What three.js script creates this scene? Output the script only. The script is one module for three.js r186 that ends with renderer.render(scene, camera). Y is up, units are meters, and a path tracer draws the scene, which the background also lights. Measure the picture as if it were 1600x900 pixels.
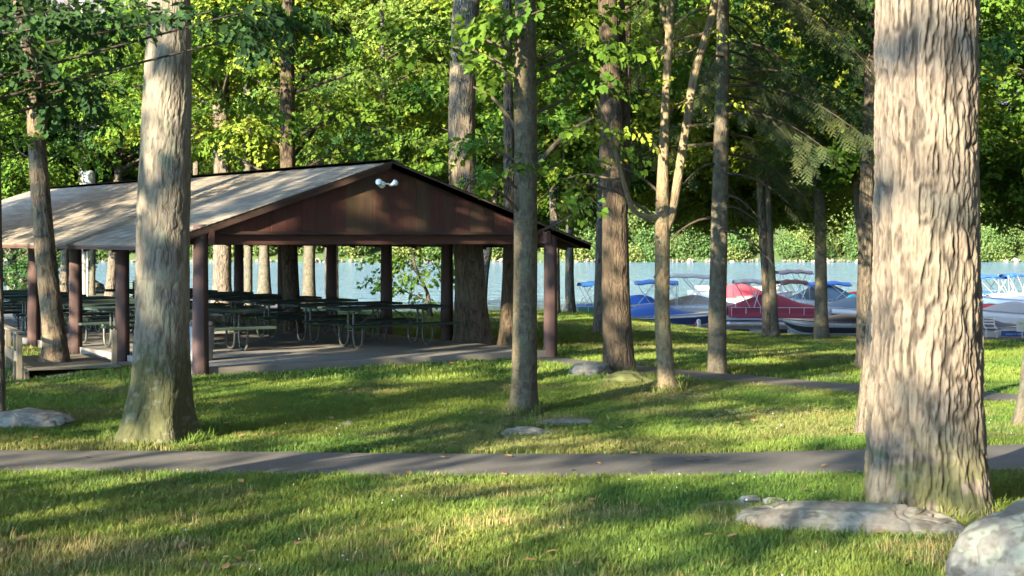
import * as THREE from 'three';
import { Sky } from 'three/addons/objects/Sky.js';
import { mergeGeometries, mergeVertices } from 'three/addons/utils/BufferGeometryUtils.js';
import { RoundedBoxGeometry } from 'three/addons/geometries/RoundedBoxGeometry.js';

// ---------------------------------------------------------------- camera, sky, sun, exposure
const scene = new THREE.Scene();
const EYE = 2.2, FOC = 2400, HORIZON = 372;            // eye height (m), focal length and horizon row for a 1600 x 900 picture
const camera = new THREE.PerspectiveCamera(2 * Math.atan(450 / FOC) * 180 / Math.PI, 16 / 9, 0.3, 1500);
camera.position.set(0, EYE, 0);
camera.lookAt(0, EYE, -10);
camera.setViewOffset(1600, 900, 0, 450 - HORIZON, 1600, 900);
camera.focus = 27; camera.userData.fStop = 6;

const SUN_AZ = 45 * Math.PI / 180, SUN_EL = 22 * Math.PI / 180;
const sunDir = new THREE.Vector3(-Math.sin(SUN_AZ) * Math.cos(SUN_EL), Math.sin(SUN_EL), Math.cos(SUN_AZ) * Math.cos(SUN_EL));
const sky = new Sky();
sky.name = 'sky'; sky.scale.setScalar(1000);
sky.material.uniforms.sunPosition.value.copy(sunDir);
sky.material.uniforms.turbidity.value = 7;
sky.material.uniforms.rayleigh.value = 0.55;
sky.material.uniforms.mieCoefficient.value = 0.004;
sky.material.uniforms.cloudCoverage.value = 0.75; sky.material.uniforms.cloudDensity.value = 0.6;
sky.userData = { kind: 'structure', label: 'pale evening sky behind the trees' };
scene.add(sky);
scene.environmentIntensity = 0.13;
const sun = new THREE.DirectionalLight(new THREE.Color(1, 0.83, 0.57), 5);
sun.position.copy(sunDir).multiplyScalar(90); sun.target.position.set(0, 0, -28);
sun.shadow.mapSize.set(4096, 4096); sun.shadow.radius = 1;
Object.assign(sun.shadow.camera, { left: -60, right: 60, top: 60, bottom: -60, near: 1, far: 300 });
scene.add(sun, sun.target);
const renderer = new THREE.WebGLRenderer({ antialias: true });
renderer.toneMapping = THREE.LinearToneMapping;
renderer.toneMappingExposure = 7;
renderer.shadowMap.enabled = true;

// ---------------------------------------------------------------- helpers
const V = (x, y, z) => new THREE.Vector3(x, y, z);
const lerp = (a, b, t) => a + (b - a) * t, clamp = (x, a = 0, b = 1) => Math.min(b, Math.max(a, x));
const sstep = (a, b, x) => { const t = clamp((x - a) / (b - a)); return t * t * (3 - 2 * t); };
function rng(seed) { let a = seed >>> 0; return () => { a = (a + 0x6D2B79F5) | 0; let t = Math.imul(a ^ (a >>> 15), 1 | a); t = (t + Math.imul(t ^ (t >>> 7), 61 | t)) ^ t; return ((t ^ (t >>> 14)) >>> 0) / 4294967296; }; }
function hash2(x, y) { let h = Math.imul(x, 374761393) ^ Math.imul(y, 668265263); h = Math.imul(h ^ (h >>> 13), 1274126177); return ((h ^ (h >>> 16)) >>> 0) / 4294967296; }
function vn(x, y, px = 1e6, py = 1e6) {               // value noise, periodic in px, py
  const xi = Math.floor(x), yi = Math.floor(y), fx = x - xi, fy = y - yi, u = fx * fx * (3 - 2 * fx), v = fy * fy * (3 - 2 * fy);
  const m = (a, p) => ((a % p) + p) % p, x0 = m(xi, px), x1 = m(xi + 1, px), y0 = m(yi, py), y1 = m(yi + 1, py);
  return lerp(lerp(hash2(x0, y0), hash2(x1, y0), u), lerp(hash2(x0, y1), hash2(x1, y1), u), v);
}
function fbm(x, y, oct = 4, px = 1e6, py = 1e6) { let s = 0, a = 0.5, n = 0; for (let i = 0; i < oct; i++) { s += a * vn(x + i * 17 * (px > 1e5 ? 1 : 0), y, px, py); n += a; x *= 2; y *= 2; px *= 2; py *= 2; a *= 0.5; } return s / n; }
const srgb = (c) => Math.round(255 * clamp(c <= 0.0031308 ? c * 12.92 : 1.055 * Math.pow(c, 1 / 2.4) - 0.055));
function texture(w, h, f, color = true) {             // f(u, v) -> [r, g, b] linear, or a number
  const d = new Uint8Array(w * h * 4);
  for (let j = 0; j < h; j++) for (let i = 0; i < w; i++) {
    const c = f(i / w, j / h), k = 4 * (j * w + i);
    if (color) { d[k] = srgb(c[0]); d[k + 1] = srgb(c[1]); d[k + 2] = srgb(c[2]); } else d[k] = d[k + 1] = d[k + 2] = Math.round(255 * clamp(c));
    d[k + 3] = 255;
  }
  const t = new THREE.DataTexture(d, w, h); t.wrapS = t.wrapT = THREE.RepeatWrapping; t.magFilter = THREE.LinearFilter; t.minFilter = THREE.LinearMipmapLinearFilter; t.generateMipmaps = true;
  if (color) t.colorSpace = THREE.SRGBColorSpace;
  t.needsUpdate = true; return t;
}
const rgb = (r, g, b) => new THREE.Color().setRGB(r, g, b);
const mat = (r, g, b, rough = 0.8, extra = {}) => new THREE.MeshStandardMaterial({ color: rgb(r, g, b), roughness: rough, ...extra });
const mix3 = (a, b, t) => [lerp(a[0], b[0], t), lerp(a[1], b[1], t), lerp(a[2], b[2], t)];
const used = {};
function numbered(name) { const n = used[name] = (used[name] ?? -1) + 1; return n ? name + '_' + String(n).padStart(3, '0') : name; }
function tag(o, label, category, group, kind) { if (label) o.userData.label = label; if (category) o.userData.category = category; if (group) o.userData.group = group; if (kind) o.userData.kind = kind; return o; }
function thing(name, label, category, pos = V(0, 0, 0), turn = 0, group) { const g = new THREE.Group(); g.name = numbered(name); g.position.copy(pos); g.rotation.y = turn; scene.add(g); return tag(g, label, category, group); }
function part(name, geo, m, parent) { const o = new THREE.Mesh(geo, m); o.name = name; parent.add(o); return o; }
function top(name, geo, m, label, category, group, kind) { const o = new THREE.Mesh(geo, m); o.name = numbered(name); scene.add(o); return tag(o, label, category, group, kind); }
const plain = (g) => { const q = g.index ? g.toNonIndexed() : g; for (const k of Object.keys(q.attributes)) if (!['position', 'normal', 'uv'].includes(k)) q.deleteAttribute(k); return q; };
const merge = (a) => a.length === 1 ? a[0] : mergeGeometries(a.map(plain));
function box(w, h, d, x = 0, y = 0, z = 0, r = 0) { const g = r ? new RoundedBoxGeometry(w, h, d, 2, r) : new THREE.BoxGeometry(w, h, d); return g.translate(x, y, z); }
function tube(pts, r, seg = 8, rows) { return new THREE.TubeGeometry(new THREE.CatmullRomCurve3(pts), rows ?? Math.max(4, pts.length * 4), r, seg, false); }
function rod(a, b, r, seg = 6) { const L = a.distanceTo(b), g = new THREE.CylinderGeometry(r, r, L, seg); g.applyQuaternion(new THREE.Quaternion().setFromUnitVectors(V(0, 1, 0), b.clone().sub(a).normalize())); const c = a.clone().add(b).multiplyScalar(0.5); return g.translate(c.x, c.y, c.z); }
function geoFrom(pos, idx, uv) { const g = new THREE.BufferGeometry(); g.setAttribute('position', new THREE.Float32BufferAttribute(pos, 3)); g.setAttribute('uv', new THREE.Float32BufferAttribute(uv ?? new Array(pos.length / 3 * 2).fill(0), 2)); g.setIndex(idx); g.computeVertexNormals(); return g; }
function taperTube(pts, radii, seg = 7, rowsPer = 3) {  // a limb: tapered, closed at the tip
  const c = new THREE.CatmullRomCurve3(pts), n = (pts.length - 1) * rowsPer, fr = c.computeFrenetFrames(n, false), pos = [], idx = [], uv = [];
  let len = 0, last = null;
  for (let i = 0; i <= n; i++) {
    const t = i / n, p = c.getPoint(t), k = t * (pts.length - 1), a = Math.min(Math.floor(k), pts.length - 2), r = lerp(radii[a], radii[a + 1], k - a);
    if (last) len += p.distanceTo(last); last = p;
    for (let j = 0; j <= seg; j++) {
      const an = j / seg * Math.PI * 2, o = fr.normals[i].clone().multiplyScalar(Math.cos(an)).addScaledVector(fr.binormals[i], Math.sin(an));
      pos.push(p.x + o.x * r, p.y + o.y * r, p.z + o.z * r); uv.push(j / seg, len);
      if (i < n && j < seg) { const q = i * (seg + 1) + j; idx.push(q, q + 1, q + seg + 1, q + 1, q + seg + 2, q + seg + 1); }
    }
  }
  return geoFrom(pos, idx, uv);
}

// ---------------------------------------------------------------- terrain
const crestAt = (x) => x < -3 ? Math.min(72, 47 + 1.5 * (-x - 3)) : x < 2 ? 47 : Math.max(39, 47 - 0.75 * (x - 2));
const WATER = -2.8;
function ground(x, d) {
  let y = lerp(-0.17, -0.04, sstep(17.5, 24, d + 0.12 * x));
  y -= 0.011 * Math.max(0, d - 27) * sstep(1, 8, x) + 0.006 * Math.max(0, d - 34);
  y -= 0.10 * sstep(1.5, 6, x) * sstep(22, 26, d) + 0.2 * sstep(2, 7, x) * sstep(30, 41, d);
  const m = Math.hypot(x - 3.6, (d - 13.2) * 0.8); y += 0.06 * Math.exp(-m * m / 0.9);
  y += 0.05 * (fbm(x * 0.35 + 40, d * 0.35 + 9, 3) - 0.5) * sstep(60, 40, d);
  y -= 0.35 * Math.exp(-Math.pow((x + 9.4) / 1.6, 2)) * Math.exp(-Math.pow((d - 25.2) / 1.0, 2));   // the ditch under the footbridge
  const c = crestAt(x), t = d - c;
  if (t > 0) y -= 0.115 * t * sstep(0, 6, t);
  y = Math.max(y, -4);
  if (d > 280) { const s = 316 + 6 * (fbm(x * 0.02, 3, 2) - 0.5), u = d - s; const bank = u < 0 ? -4 + 0 * u : WATER - 0.6 + 1.4 * sstep(0, 5, u) + 0.36 * Math.max(0, u - 4) * sstep(260, 60, u) * 1.0; y = Math.max(y, u < -4 ? -4 : u < 0 ? lerp(-4, WATER - 0.6, (u + 4) / 4) : bank); }
  return y;
}
const GP = (px, d, y) => V((px - 800) / FOC * d, y ?? ground((px - 800) / FOC * d, d), -d);      // a point at distance d in the column px
function onGround(px, py) { let d = 25; for (let i = 0; i < 30; i++) { const y = ground((px - 800) / FOC * d, d); d = lerp(d, (EYE - y) * FOC / (py - HORIZON), 0.7); } return GP(px, d); }
const inPoly = (x, z, p) => { let c = false; for (let i = 0, j = p.length - 1; i < p.length; j = i++) if ((p[i].z > z) !== (p[j].z > z) && x < (p[j].x - p[i].x) * (z - p[i].z) / (p[j].z - p[i].z) + p[i].x) c = !c; return c; };

const grassTex = texture(512, 512, (u, v) => {
  const a = fbm(u * 6, v * 6, 5, 6, 6), b = fbm(u * 40, v * 40, 3, 40, 40), s = vn(u * 170, v * 170, 170, 170);
  let c = mix3([0.028, 0.058, 0.013], [0.06, 0.1, 0.026], clamp(a * 1.5 - 0.3)); c = mix3(c, [0.14, 0.115, 0.06], sstep(0.62, 0.85, b) * 0.6);
  const k = 0.7 + 0.6 * s; return [c[0] * k, c[1] * k, c[2] * k];
});
const dryness = (x, d) => { const a = fbm(x * 0.5 + 11, d * 0.7 + 5, 4), n = fbm(x * 2.1, d * 2.3, 3); let k = sstep(0.5, 0.68, a * 0.75 + n * 0.25); k = Math.max(k, sstep(13.2, 10.8, d + 2.2 * (a - 0.5)) * sstep(2.5, -1, x) * sstep(0.4, 0.62, fbm(x * 1.1 + 5, d * 2.6, 3))); return clamp(k); };
{
  const xs = [], ds = [];
  for (let x = -520; x < -60; x += 30) xs.push(x); for (let x = -60; x < -20; x += 2) xs.push(x); for (let x = -20; x <= 20; x += 0.35) xs.push(x); for (let x = 22; x <= 60; x += 2) xs.push(x); for (let x = 90; x <= 520; x += 30) xs.push(x);
  for (let d = -70; d < 6; d += 4) ds.push(d); for (let d = 6; d < 50; d += 0.35) ds.push(d); for (let d = 50; d < 90; d += 1) ds.push(d); for (let d = 95; d < 300; d += 20) ds.push(d); for (let d = 300; d < 340; d += 2) ds.push(d); for (let d = 345; d <= 700; d += 15) ds.push(d);
  const pos = [], uv = [], idx = [], n = xs.length;
  ds.forEach((d, j) => xs.forEach((x, i) => { pos.push(x, ground(x, d), -d); uv.push(x / 4, d / 4); if (i < n - 1 && j < ds.length - 1) { const q = j * n + i; idx.push(q, q + 1, q + n + 1, q, q + n + 1, q + n); } }));
  top('ground', geoFrom(pos, idx, uv), new THREE.MeshStandardMaterial({ map: grassTex, roughness: 0.95, bumpMap: grassTex, bumpScale: 0.02 }), 'park lawn sloping down to the lake', null, null, 'structure');
}
// water: one sheet with ripples
const rippleTex = texture(512, 512, (u, v) => { const w = fbm(u * 5, v * 9, 3, 5, 9); return 0.5 * fbm(u * 10 + w, v * 34, 4, 10, 34) + 0.35 * fbm(u * 3, v * 8, 3, 3, 8) + 0.15 * vn(u * 60, v * 130, 60, 130); }, false);
{
  const g = new THREE.PlaneGeometry(1040, 290, 2, 2).rotateX(-Math.PI / 2).translate(0, WATER, -190), p = g.attributes.position, u = g.attributes.uv;
  for (let i = 0; i < p.count; i++) u.setXY(i, p.getX(i) / 26, p.getZ(i) / 34);
  top('lake_water', g, new THREE.MeshPhysicalMaterial({ color: rgb(0.085, 0.165, 0.25), roughness: 0.1, bumpMap: rippleTex, bumpScale: 1.6, ior: 1.33 }), 'rippled pale blue lake water', null, null, 'structure');
}
// paved sheets between two measured edges
const pavedAreas = [];
const asphaltTex = texture(512, 512, (u, v) => { const a = fbm(u * 8, v * 8, 4, 8, 8), s = vn(u * 256, v * 256, 256, 256), q = hash2(Math.floor(u * 512), Math.floor(v * 512)); const k = 0.06 + 0.03 * (a - 0.5) + 0.028 * (s - 0.5) + (q > 0.985 ? 0.09 : 0); return [k * 1.0, k * 0.99, k * 0.98]; });
function pavedSheet(name, a, b, m, label, lift = 0.012, rows = 60, jag = 0.04) {
  const ca = new THREE.CatmullRomCurve3(a.map(([x, y]) => onGround(x, y))), cb = new THREE.CatmullRomCurve3(b.map(([x, y]) => onGround(x, y)));
  const pos = [], uv = [], idx = [], W = 8, pa = [], pb = [];
  for (let i = 0; i <= rows; i++) {
    const p = ca.getPoint(i / rows), q = cb.getPoint(i / rows), j1 = (fbm(i * 0.6, 3.3, 3) - 0.5) * jag * 2, j2 = (fbm(i * 0.6, 9.1, 3) - 0.5) * jag * 2; p.z += j1; q.z += j2; pa.push(p); pb.push(q);
    for (let k = 0; k <= W; k++) { const t = k / W, x = lerp(p.x, q.x, t), z = lerp(p.z, q.z, t); pos.push(x, ground(x, -z) + lift - (k === 0 || k === W ? 0.03 : 0), z); uv.push(x / 3, z / 3); if (i < rows && k < W) { const n = i * (W + 1) + k; idx.push(n, n + W + 1, n + 1, n + 1, n + W + 1, n + W + 2); } }
  }
  pavedAreas.push([...pa, ...pb.reverse()]);
  const g = geoFrom(pos, idx, uv); if (g.attributes.normal.getY(20) < 0) { g.index.array.reverse(); g.computeVertexNormals(); }
  return top(name, g, m, label, null, null, 'structure');
}
const asphalt = new THREE.MeshStandardMaterial({ map: asphaltTex, roughness: 0.9, bumpMap: asphaltTex, bumpScale: 0.006 });
pavedSheet('park_road', [[-260, 703], [0, 703], [400, 706], [800, 709], [1100, 708], [1340, 702], [1600, 694], [1860, 684]], [[-260, 739], [0, 740], [400, 743], [800, 747], [1100, 746], [1340, 743], [1600, 737], [1860, 728]], asphalt, 'narrow dark asphalt road across the lawn', 0.03, 120);
pavedSheet('lake_path', [[790, 549], [850, 556], [930, 566], [1050, 577], [1200, 590], [1340, 602], [1600, 618], [1800, 628]], [[790, 557], [850, 568], [930, 579], [1050, 591], [1200, 604], [1340, 616], [1600, 632], [1800, 644]], asphalt, 'narrow asphalt footpath from the shelter along the lawn', 0.03, 80);
pavedSheet('bridge_path', [[50, 577], [90, 571], [140, 567], [190, 563], [235, 559], [275, 556]], [[70, 595], [110, 588], [150, 581], [200, 574], [240, 568], [280, 563]], asphalt, 'asphalt ramp from the footbridge up to the shelter', 0.03, 40);
pavedSheet('parking_lot', [[-300, 453], [0, 456], [220, 462], [350, 469], [480, 476], [600, 481], [690, 486]], [[-300, 499], [0, 499], [220, 499], [350, 497], [480, 494], [600, 490], [690, 489]], mat(0.06, 0.066, 0.078, 0.9, { bumpMap: asphaltTex, bumpScale: 0.004 }), 'dark asphalt lot behind the shelter', 0.04, 80);

const bareSpots = [];
const soilTex = texture(256, 256, (u, v) => { const a = fbm(u * 6, v * 6, 4, 6, 6), s = vn(u * 120, v * 120, 120, 120), k = 0.7 + 0.5 * a + 0.3 * (s - 0.5); return [0.13 * k, 0.092 * k, 0.058 * k]; });
const soilMat = new THREE.MeshStandardMaterial({ map: soilTex, roughness: 1, bumpMap: soilTex, bumpScale: 0.015 });
function soilPatch(px, py, rx, rz, label, seed) {
  const c = onGround(px, py), n = 40, K = 6, pos = [], uv = [], idx = [];
  for (let k = 0; k <= K; k++) for (let i = 0; i <= n; i++) { const a = (i % n) / n * 6.2832, r = k / K * (0.7 + 0.6 * fbm(Math.cos(a) * 2 + seed, Math.sin(a) * 2 + 5, 3)), x = c.x + Math.cos(a) * rx * r, z = c.z + Math.sin(a) * rz * r; pos.push(x, ground(x, -z) + (k === K ? -0.01 : 0.012), z); uv.push(x, z); if (k < K && i < n) { const q = k * (n + 1) + i; idx.push(q, q + 1, q + n + 1, q + 1, q + n + 2, q + n + 1); } }
  bareSpots.push([c.x, c.z, rx, rz]); return top('soil_patch', geoFrom(pos, idx, uv), soilMat, label, null, null, 'structure');
}
soilPatch(850, 656, 0.75, 0.4, 'bare soil at the foot of the slim straight trunk', 1);
soilPatch(1058, 618, 0.6, 0.4, 'bare soil at the foot of the forked tree', 2);
soilPatch(1180, 790, 0.6, 0.22, 'bare soil around the dark stones', 3);
soilPatch(690, 562, 2.2, 0.35, 'worn soil strip along the shelter slab', 4);
soilPatch(345, 886, 0.35, 0.16, 'small bare patch in the foreground lawn', 5);
soilPatch(130, 560, 1.0, 0.4, 'bare soil by the leaning tree at the slab', 6);
// ---------------------------------------------------------------- bark
function barkTexture(seed, w, h, fu, fv, dark, light, lichen, extra, deep) {
  const furrow = (u, v) => {                              // winding vertical furrows between plates
    const wob = (fbm(u * 6 + seed, v * Math.max(6, fv), 3, 6, Math.max(6, fv)) - 0.5) * (extra ? 0.9 : 1.3);
    const a = Math.abs(2 * vn(u * fu + wob, v * fv + seed * 3, fu, fv) - 1), b = Math.abs(2 * vn(u * fu * 2 + wob * 1.5 + 7, v * fv * 2, fu * 2, fv * 2) - 1), f = fbm(u * fu * 3, v * fv * 5, 3, fu * 3, fv * 5);
    const g = fbm(u * fu * 1.5 + 3, v * fv * 1.2, 4, Math.round(fu * 1.5), Math.round(fv * 1.2)), cut = sstep(0.35, 0.6, fbm(u * fu * 0.5 + 9, v * fv + 2, 2, Math.max(1, fu >> 1), fv));
    return [clamp(0.28 + 0.9 * (g - 0.5) * 1.3 * (deep ? 0.5 : 1) + (deep ? 0.68 : 0.42) * sstep(0, 0.34, a) * (0.6 + 0.4 * cut) + 0.22 * sstep(0, 0.35, b) + (deep ? 0.85 : 0.5) * (f - 0.5) - (deep ? 0.3 : 0.16)), f];
  };
  const hgt = new Float32Array(w * h);
  const map = texture(w, h, (u, v) => {
    const [ridge, f] = furrow(u, v), big = fbm(u * 4 + 3, v * Math.max(4, fv >> 1), 4, 4, Math.max(4, fv >> 1));
    hgt[Math.round(v * h) * w + Math.round(u * w)] = ridge;
    let c = mix3(dark, light, clamp(ridge * 1.05)); const k = 0.78 + 0.44 * big; c = [c[0] * k, c[1] * k, c[2] * k];
    const l = sstep(0.6, 0.68, fbm(u * 14 + 5, v * Math.max(14, fv) + seed, 3, 14, Math.max(14, fv))) * lichen * (0.3 + ridge); c = mix3(c, [light[0] * 0.95, light[1] * 1.12, light[2] * 1.05], clamp(l));
    return extra ? extra(c, u, v, ridge, f) : c;
  });
  const bump = texture(w, h, (u, v) => hgt[Math.round(v * h) * w + Math.round(u * w)], false);
  const out = [map, bump]; out.height = (u, v) => furrow(((u % 1) + 1) % 1, v)[0]; return out;
}
const barkMat = (t, scale, tint = [1, 1, 1]) => new THREE.MeshStandardMaterial({ map: t[0], bumpMap: t[1], bumpScale: scale, roughness: 0.92, color: rgb(...tint) });
const oakBark = barkTexture(1, 512, 512, 16, 4, [0.045, 0.034, 0.024], [0.17, 0.138, 0.102], 0.4);
const mapleBark = barkTexture(4, 512, 512, 14, 4, [0.035, 0.027, 0.02], [0.115, 0.092, 0.068], 0.6);
const smoothBark = barkTexture(9, 512, 512, 12, 8, [0.075, 0.064, 0.048], [0.155, 0.138, 0.108], 0.7);
const BARK = { oak: barkMat(oakBark, 0.035, [0.82, 0.8, 0.76]), maple: barkMat(mapleBark, 0.03), dark: barkMat(mapleBark, 0.03, [0.68, 0.6, 0.52]), smooth: barkMat(smoothBark, 0.012, [0.56, 0.55, 0.48]), limb: barkMat(mapleBark, 0.01, [0.8, 0.8, 0.8]) };  // oak and smooth tints darkened to stand in for shade on the trunks
// the two big trunks get bark of their own, with the moss and lichen that grow on their feet
const mossy = (amount, reach) => (c, u, v, ridge, f) => {
  const n = fbm(u * 7 + 2, v * 26, 4, 7, 26), m = sstep(0.46, 0.6, n + (reach - v * 6.5) * 0.22 * amount + (f - 0.5) * 0.25) * sstep(reach + 0.5, reach - 0.4, v * 6.5 + (n - 0.5)); 
  c = mix3(c, [0.02 + 0.03 * f, 0.026 + 0.03 * f, 0.008], m * 0.85);
  const l = sstep(0.64, 0.72, fbm(u * 34 + 9, v * 90, 3, 34, 90)) * sstep(2.2, 1.0, v * 6.5 + n); return mix3(c, [0.12, 0.135, 0.105], l * (amount > 1 ? 0.4 : 0.12));
};
const bigLeft = barkTexture(2, 512, 2048, 34, 30, [0.075, 0.065, 0.051], [0.15, 0.135, 0.11], 0.6, mossy(1.7, 1.25));
const bigRight = barkTexture(3, 1024, 2048, 46, 20, [0.026, 0.02, 0.014], [0.124, 0.1, 0.074], 0.25, mossy(0.7, 0.6), true);

// ---------------------------------------------------------------- leaves
function leafShape(out, m, kind) {                        // adds one leaf to { pos, idx }
  const o = kind === 'maple' ? [[0, 0], [0.3, 0.02], [0.5, 0.4], [0.27, 0.47], [0.26, 0.72], [0, 1]] : kind === 'oak' ? [[0, 0], [0.13, 0.22], [0.3, 0.38], [0.2, 0.55], [0.3, 0.75], [0, 1]] : [[0, 0], [0.28, 0.3], [0.25, 0.65], [0, 1]];
  const ring = [...o, ...o.slice(1, -1).reverse().map(([x, y]) => [-x, y])], s = out.pos.length / 3;
  const put = (x, y) => { const p = V(x, 0.18 * Math.abs(x) - 0.25 * y * y * 0.4, -y).applyMatrix4(m); out.pos.push(p.x, p.y, p.z); };
  put(0, 0.45); ring.forEach(([x, y]) => put(x, y));
  for (let i = 0; i < ring.length; i++) out.idx.push(s, s + 1 + i, s + 1 + (i + 1) % ring.length);
}
function spray(seed, n, L, size, kind, thick = 0.1) {     // a twig with leaves, lying along -z
  const R = rng(seed), o = { pos: [], idx: [] }, m = new THREE.Matrix4(), q = new THREE.Quaternion(), e = new THREE.Euler();
  for (let i = 0; i < n; i++) {
    const t = (i + 0.6 * R()) / n, side = i % 2 ? 1 : -1, s = size * (0.65 + 0.6 * R());
    e.set(0.1 - 1.1 * R(), side * (0.5 + R() * 1.1) * (1 - t * 0.6), (R() - 0.5) * 1.3, 'YXZ'); q.setFromEuler(e);
    m.compose(V(-side * (0.04 + R() * 0.22) * L * (1.1 - t), (R() - 0.5) * thick - 0.12 * t * t * L, -t * L), q, V(s, s, s)); leafShape(o, m, kind);
  }
  return geoFrom(o.pos, o.idx);
}
const SPRAY = { maple: spray(11, 24, 0.55, 0.1, 'maple', 0.16), oak: spray(12, 22, 0.5, 0.11, 'oak', 0.14), small: spray(13, 26, 0.5, 0.075, 'plain', 0.14), big: spray(14, 34, 0.95, 0.135, 'maple', 0.34), broad: spray(15, 16, 1.5, 0.42, 'plain', 0.5), clump: (() => { const R = rng(16), o = { pos: [], idx: [] }, m = new THREE.Matrix4(), q = new THREE.Quaternion(); for (let i = 0; i < 44; i++) { q.setFromEuler(new THREE.Euler(R() * 3 - 1.5, R() * 6.3, R() * 3 - 1.5)); m.compose(V((R() - 0.5) * 2.4, (R() - 0.5) * 1.8, (R() - 0.5) * 2.4), q, V(0.5, 0.5, 0.5)); leafShape(o, m, 'plain'); } return geoFrom(o.pos, o.idx); })() };
function needleSpray(seed) {                              // hemlock frond: side twigs set with short needles
  const R = rng(seed), pos = [], idx = [];
  const needle = (p, dir, len, w) => { const s = pos.length / 3, up = V(0, 1, 0), a = V().crossVectors(dir, up).normalize().multiplyScalar(w); pos.push(p.x - a.x, p.y, p.z - a.z, p.x + a.x, p.y, p.z + a.z, p.x + dir.x * len, p.y + dir.y * len, p.z + dir.z * len); idx.push(s, s + 1, s + 2); };
  for (let k = 0; k < 9; k++) { const t = k / 9, side = k % 2 ? 1 : -1, tl = 0.3 * (1 - 0.7 * t), d0 = V(side * 0.75, -0.15 - 0.2 * R(), -0.7).normalize();
    for (let i = 0; i < 13; i++) { const p = V(0, -0.12 * t * t, -0.6 * t).addScaledVector(d0, tl * i / 13); for (const s of [-1, 1]) needle(p, V(d0.x * 0.5 - s * d0.z, (R() - 0.5) * 0.5, d0.z * 0.5 + s * d0.x).normalize(), 0.03 + 0.015 * R(), 0.0045); needle(p, d0, 0.03, 0.004); } }
  return geoFrom(pos, idx);
}
SPRAY.needle = needleSpray(21);
const leafMat = new THREE.MeshPhysicalMaterial({ color: rgb(1, 1, 1), roughness: 0.75, transmission: 0.45, thickness: 0, side: THREE.DoubleSide, specularIntensity: 0.12 });
const needleMat = new THREE.MeshStandardMaterial({ color: rgb(1, 1, 1), roughness: 0.85, side: THREE.DoubleSide });
const GREENS = { maple: [[0.06, 0.135, 0.018], [0.12, 0.2, 0.022]], oak: [[0.045, 0.105, 0.02], [0.085, 0.145, 0.024]], pale: [[0.11, 0.19, 0.03], [0.2, 0.265, 0.05]], yellow: [[0.13, 0.2, 0.02], [0.24, 0.28, 0.035]], needle: [[0.025, 0.05, 0.018], [0.055, 0.07, 0.022]], shadeGreen: [[0.018, 0.05, 0.018], [0.035, 0.08, 0.022]], deep: [[0.03, 0.085, 0.025], [0.055, 0.12, 0.03]] };  // one green is darkened to carry the shade on the overhanging boughs
function copies(name, geo, m, list, parent, R, cols) {
  const im = new THREE.InstancedMesh(geo, m, list.length), c = new THREE.Color();
  list.forEach((mm, i) => { im.setMatrixAt(i, mm); const t = R(), k = 0.8 + 0.4 * R(), a = mix3(cols[0], cols[1], t); im.setColorAt(i, c.setRGB(a[0] * k, a[1] * k, a[2] * k)); });
  im.name = name; im.userData.kind = 'stuff'; im.frustumCulled = false; parent.add(im); return im;
}
// ---------------------------------------------------------------- trees
function trunkGeo(P, o = {}) {                            // P: [{p, r}] from the foot up, relative to the tree's base
  const seg = o.seg ?? 20, rowLen = o.row ?? 0.12, c = new THREE.CatmullRomCurve3(P.map((a) => a.p)), L = c.getLength(), n = Math.max(12, Math.round(L / rowLen)), pos = [], uv = [], idx = [];
  const lobes = o.lobes ?? 5, ph = o.phase ?? 0, flare = o.flare ?? 0.5, fh = o.flareHeight ?? 0.28, tiles = o.tiles ?? Math.max(1, Math.round(2 * Math.PI * P[Math.min(1, P.length - 1)].r / 1.0)), rough = o.rough ?? 0.03;
  const ys = P.map((a) => a.p.y);
  const rad = (y) => { let k = 0; while (k < ys.length - 2 && y > ys[k + 1]) k++; const t = clamp((y - ys[k]) / (ys[k + 1] - ys[k])); return lerp(P[k].r, P[k + 1].r, t); };
  for (let i = 0; i <= n; i++) {
    const t = Math.pow(i / n, o.pow ?? 1), p = c.getPointAt(t), h = Math.max(0, p.y), r0 = rad(p.y);
    for (let j = 0; j <= seg; j++) {
      const a = j / seg * Math.PI * 2, w = j === seg ? 0 : a;
      const fl = flare * Math.exp(-h / fh) * (0.55 + 0.45 * Math.cos(lobes * w + ph) + 0.25 * Math.cos(2 * w + ph * 2));
      let r = r0 * (1 + fl + rough * 2 * (fbm(Math.cos(w) * 1.6 + 9 + ph, h * 1.1 + Math.sin(w) * 1.6, 3) - 0.5) * 2);
      if (o.ridge) r += o.ridge * (o.height(j / seg, h / o.whole) - 0.7);
      pos.push(p.x + Math.cos(a) * r, p.y, p.z + Math.sin(a) * r); uv.push(o.whole ? j / seg : j / seg * tiles, o.whole ? h / o.whole : t * L / (o.vtile ?? 1.0));
      if (i < n && j < seg) { const q = i * (seg + 1) + j; idx.push(q, q + seg + 1, q + 1, q + 1, q + seg + 1, q + seg + 2); }
    }
  }
  const g = geoFrom(pos, idx, uv), N = g.attributes.normal;            // close the seam's normals
  for (let i = 0; i <= n; i++) { const a = i * (seg + 1), b = a + seg, v = V(N.getX(a) + N.getX(b), N.getY(a) + N.getY(b), N.getZ(a) + N.getZ(b)).normalize(); N.setXYZ(a, v.x, v.y, v.z); N.setXYZ(b, v.x, v.y, v.z); }
  return g;
}
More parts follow.
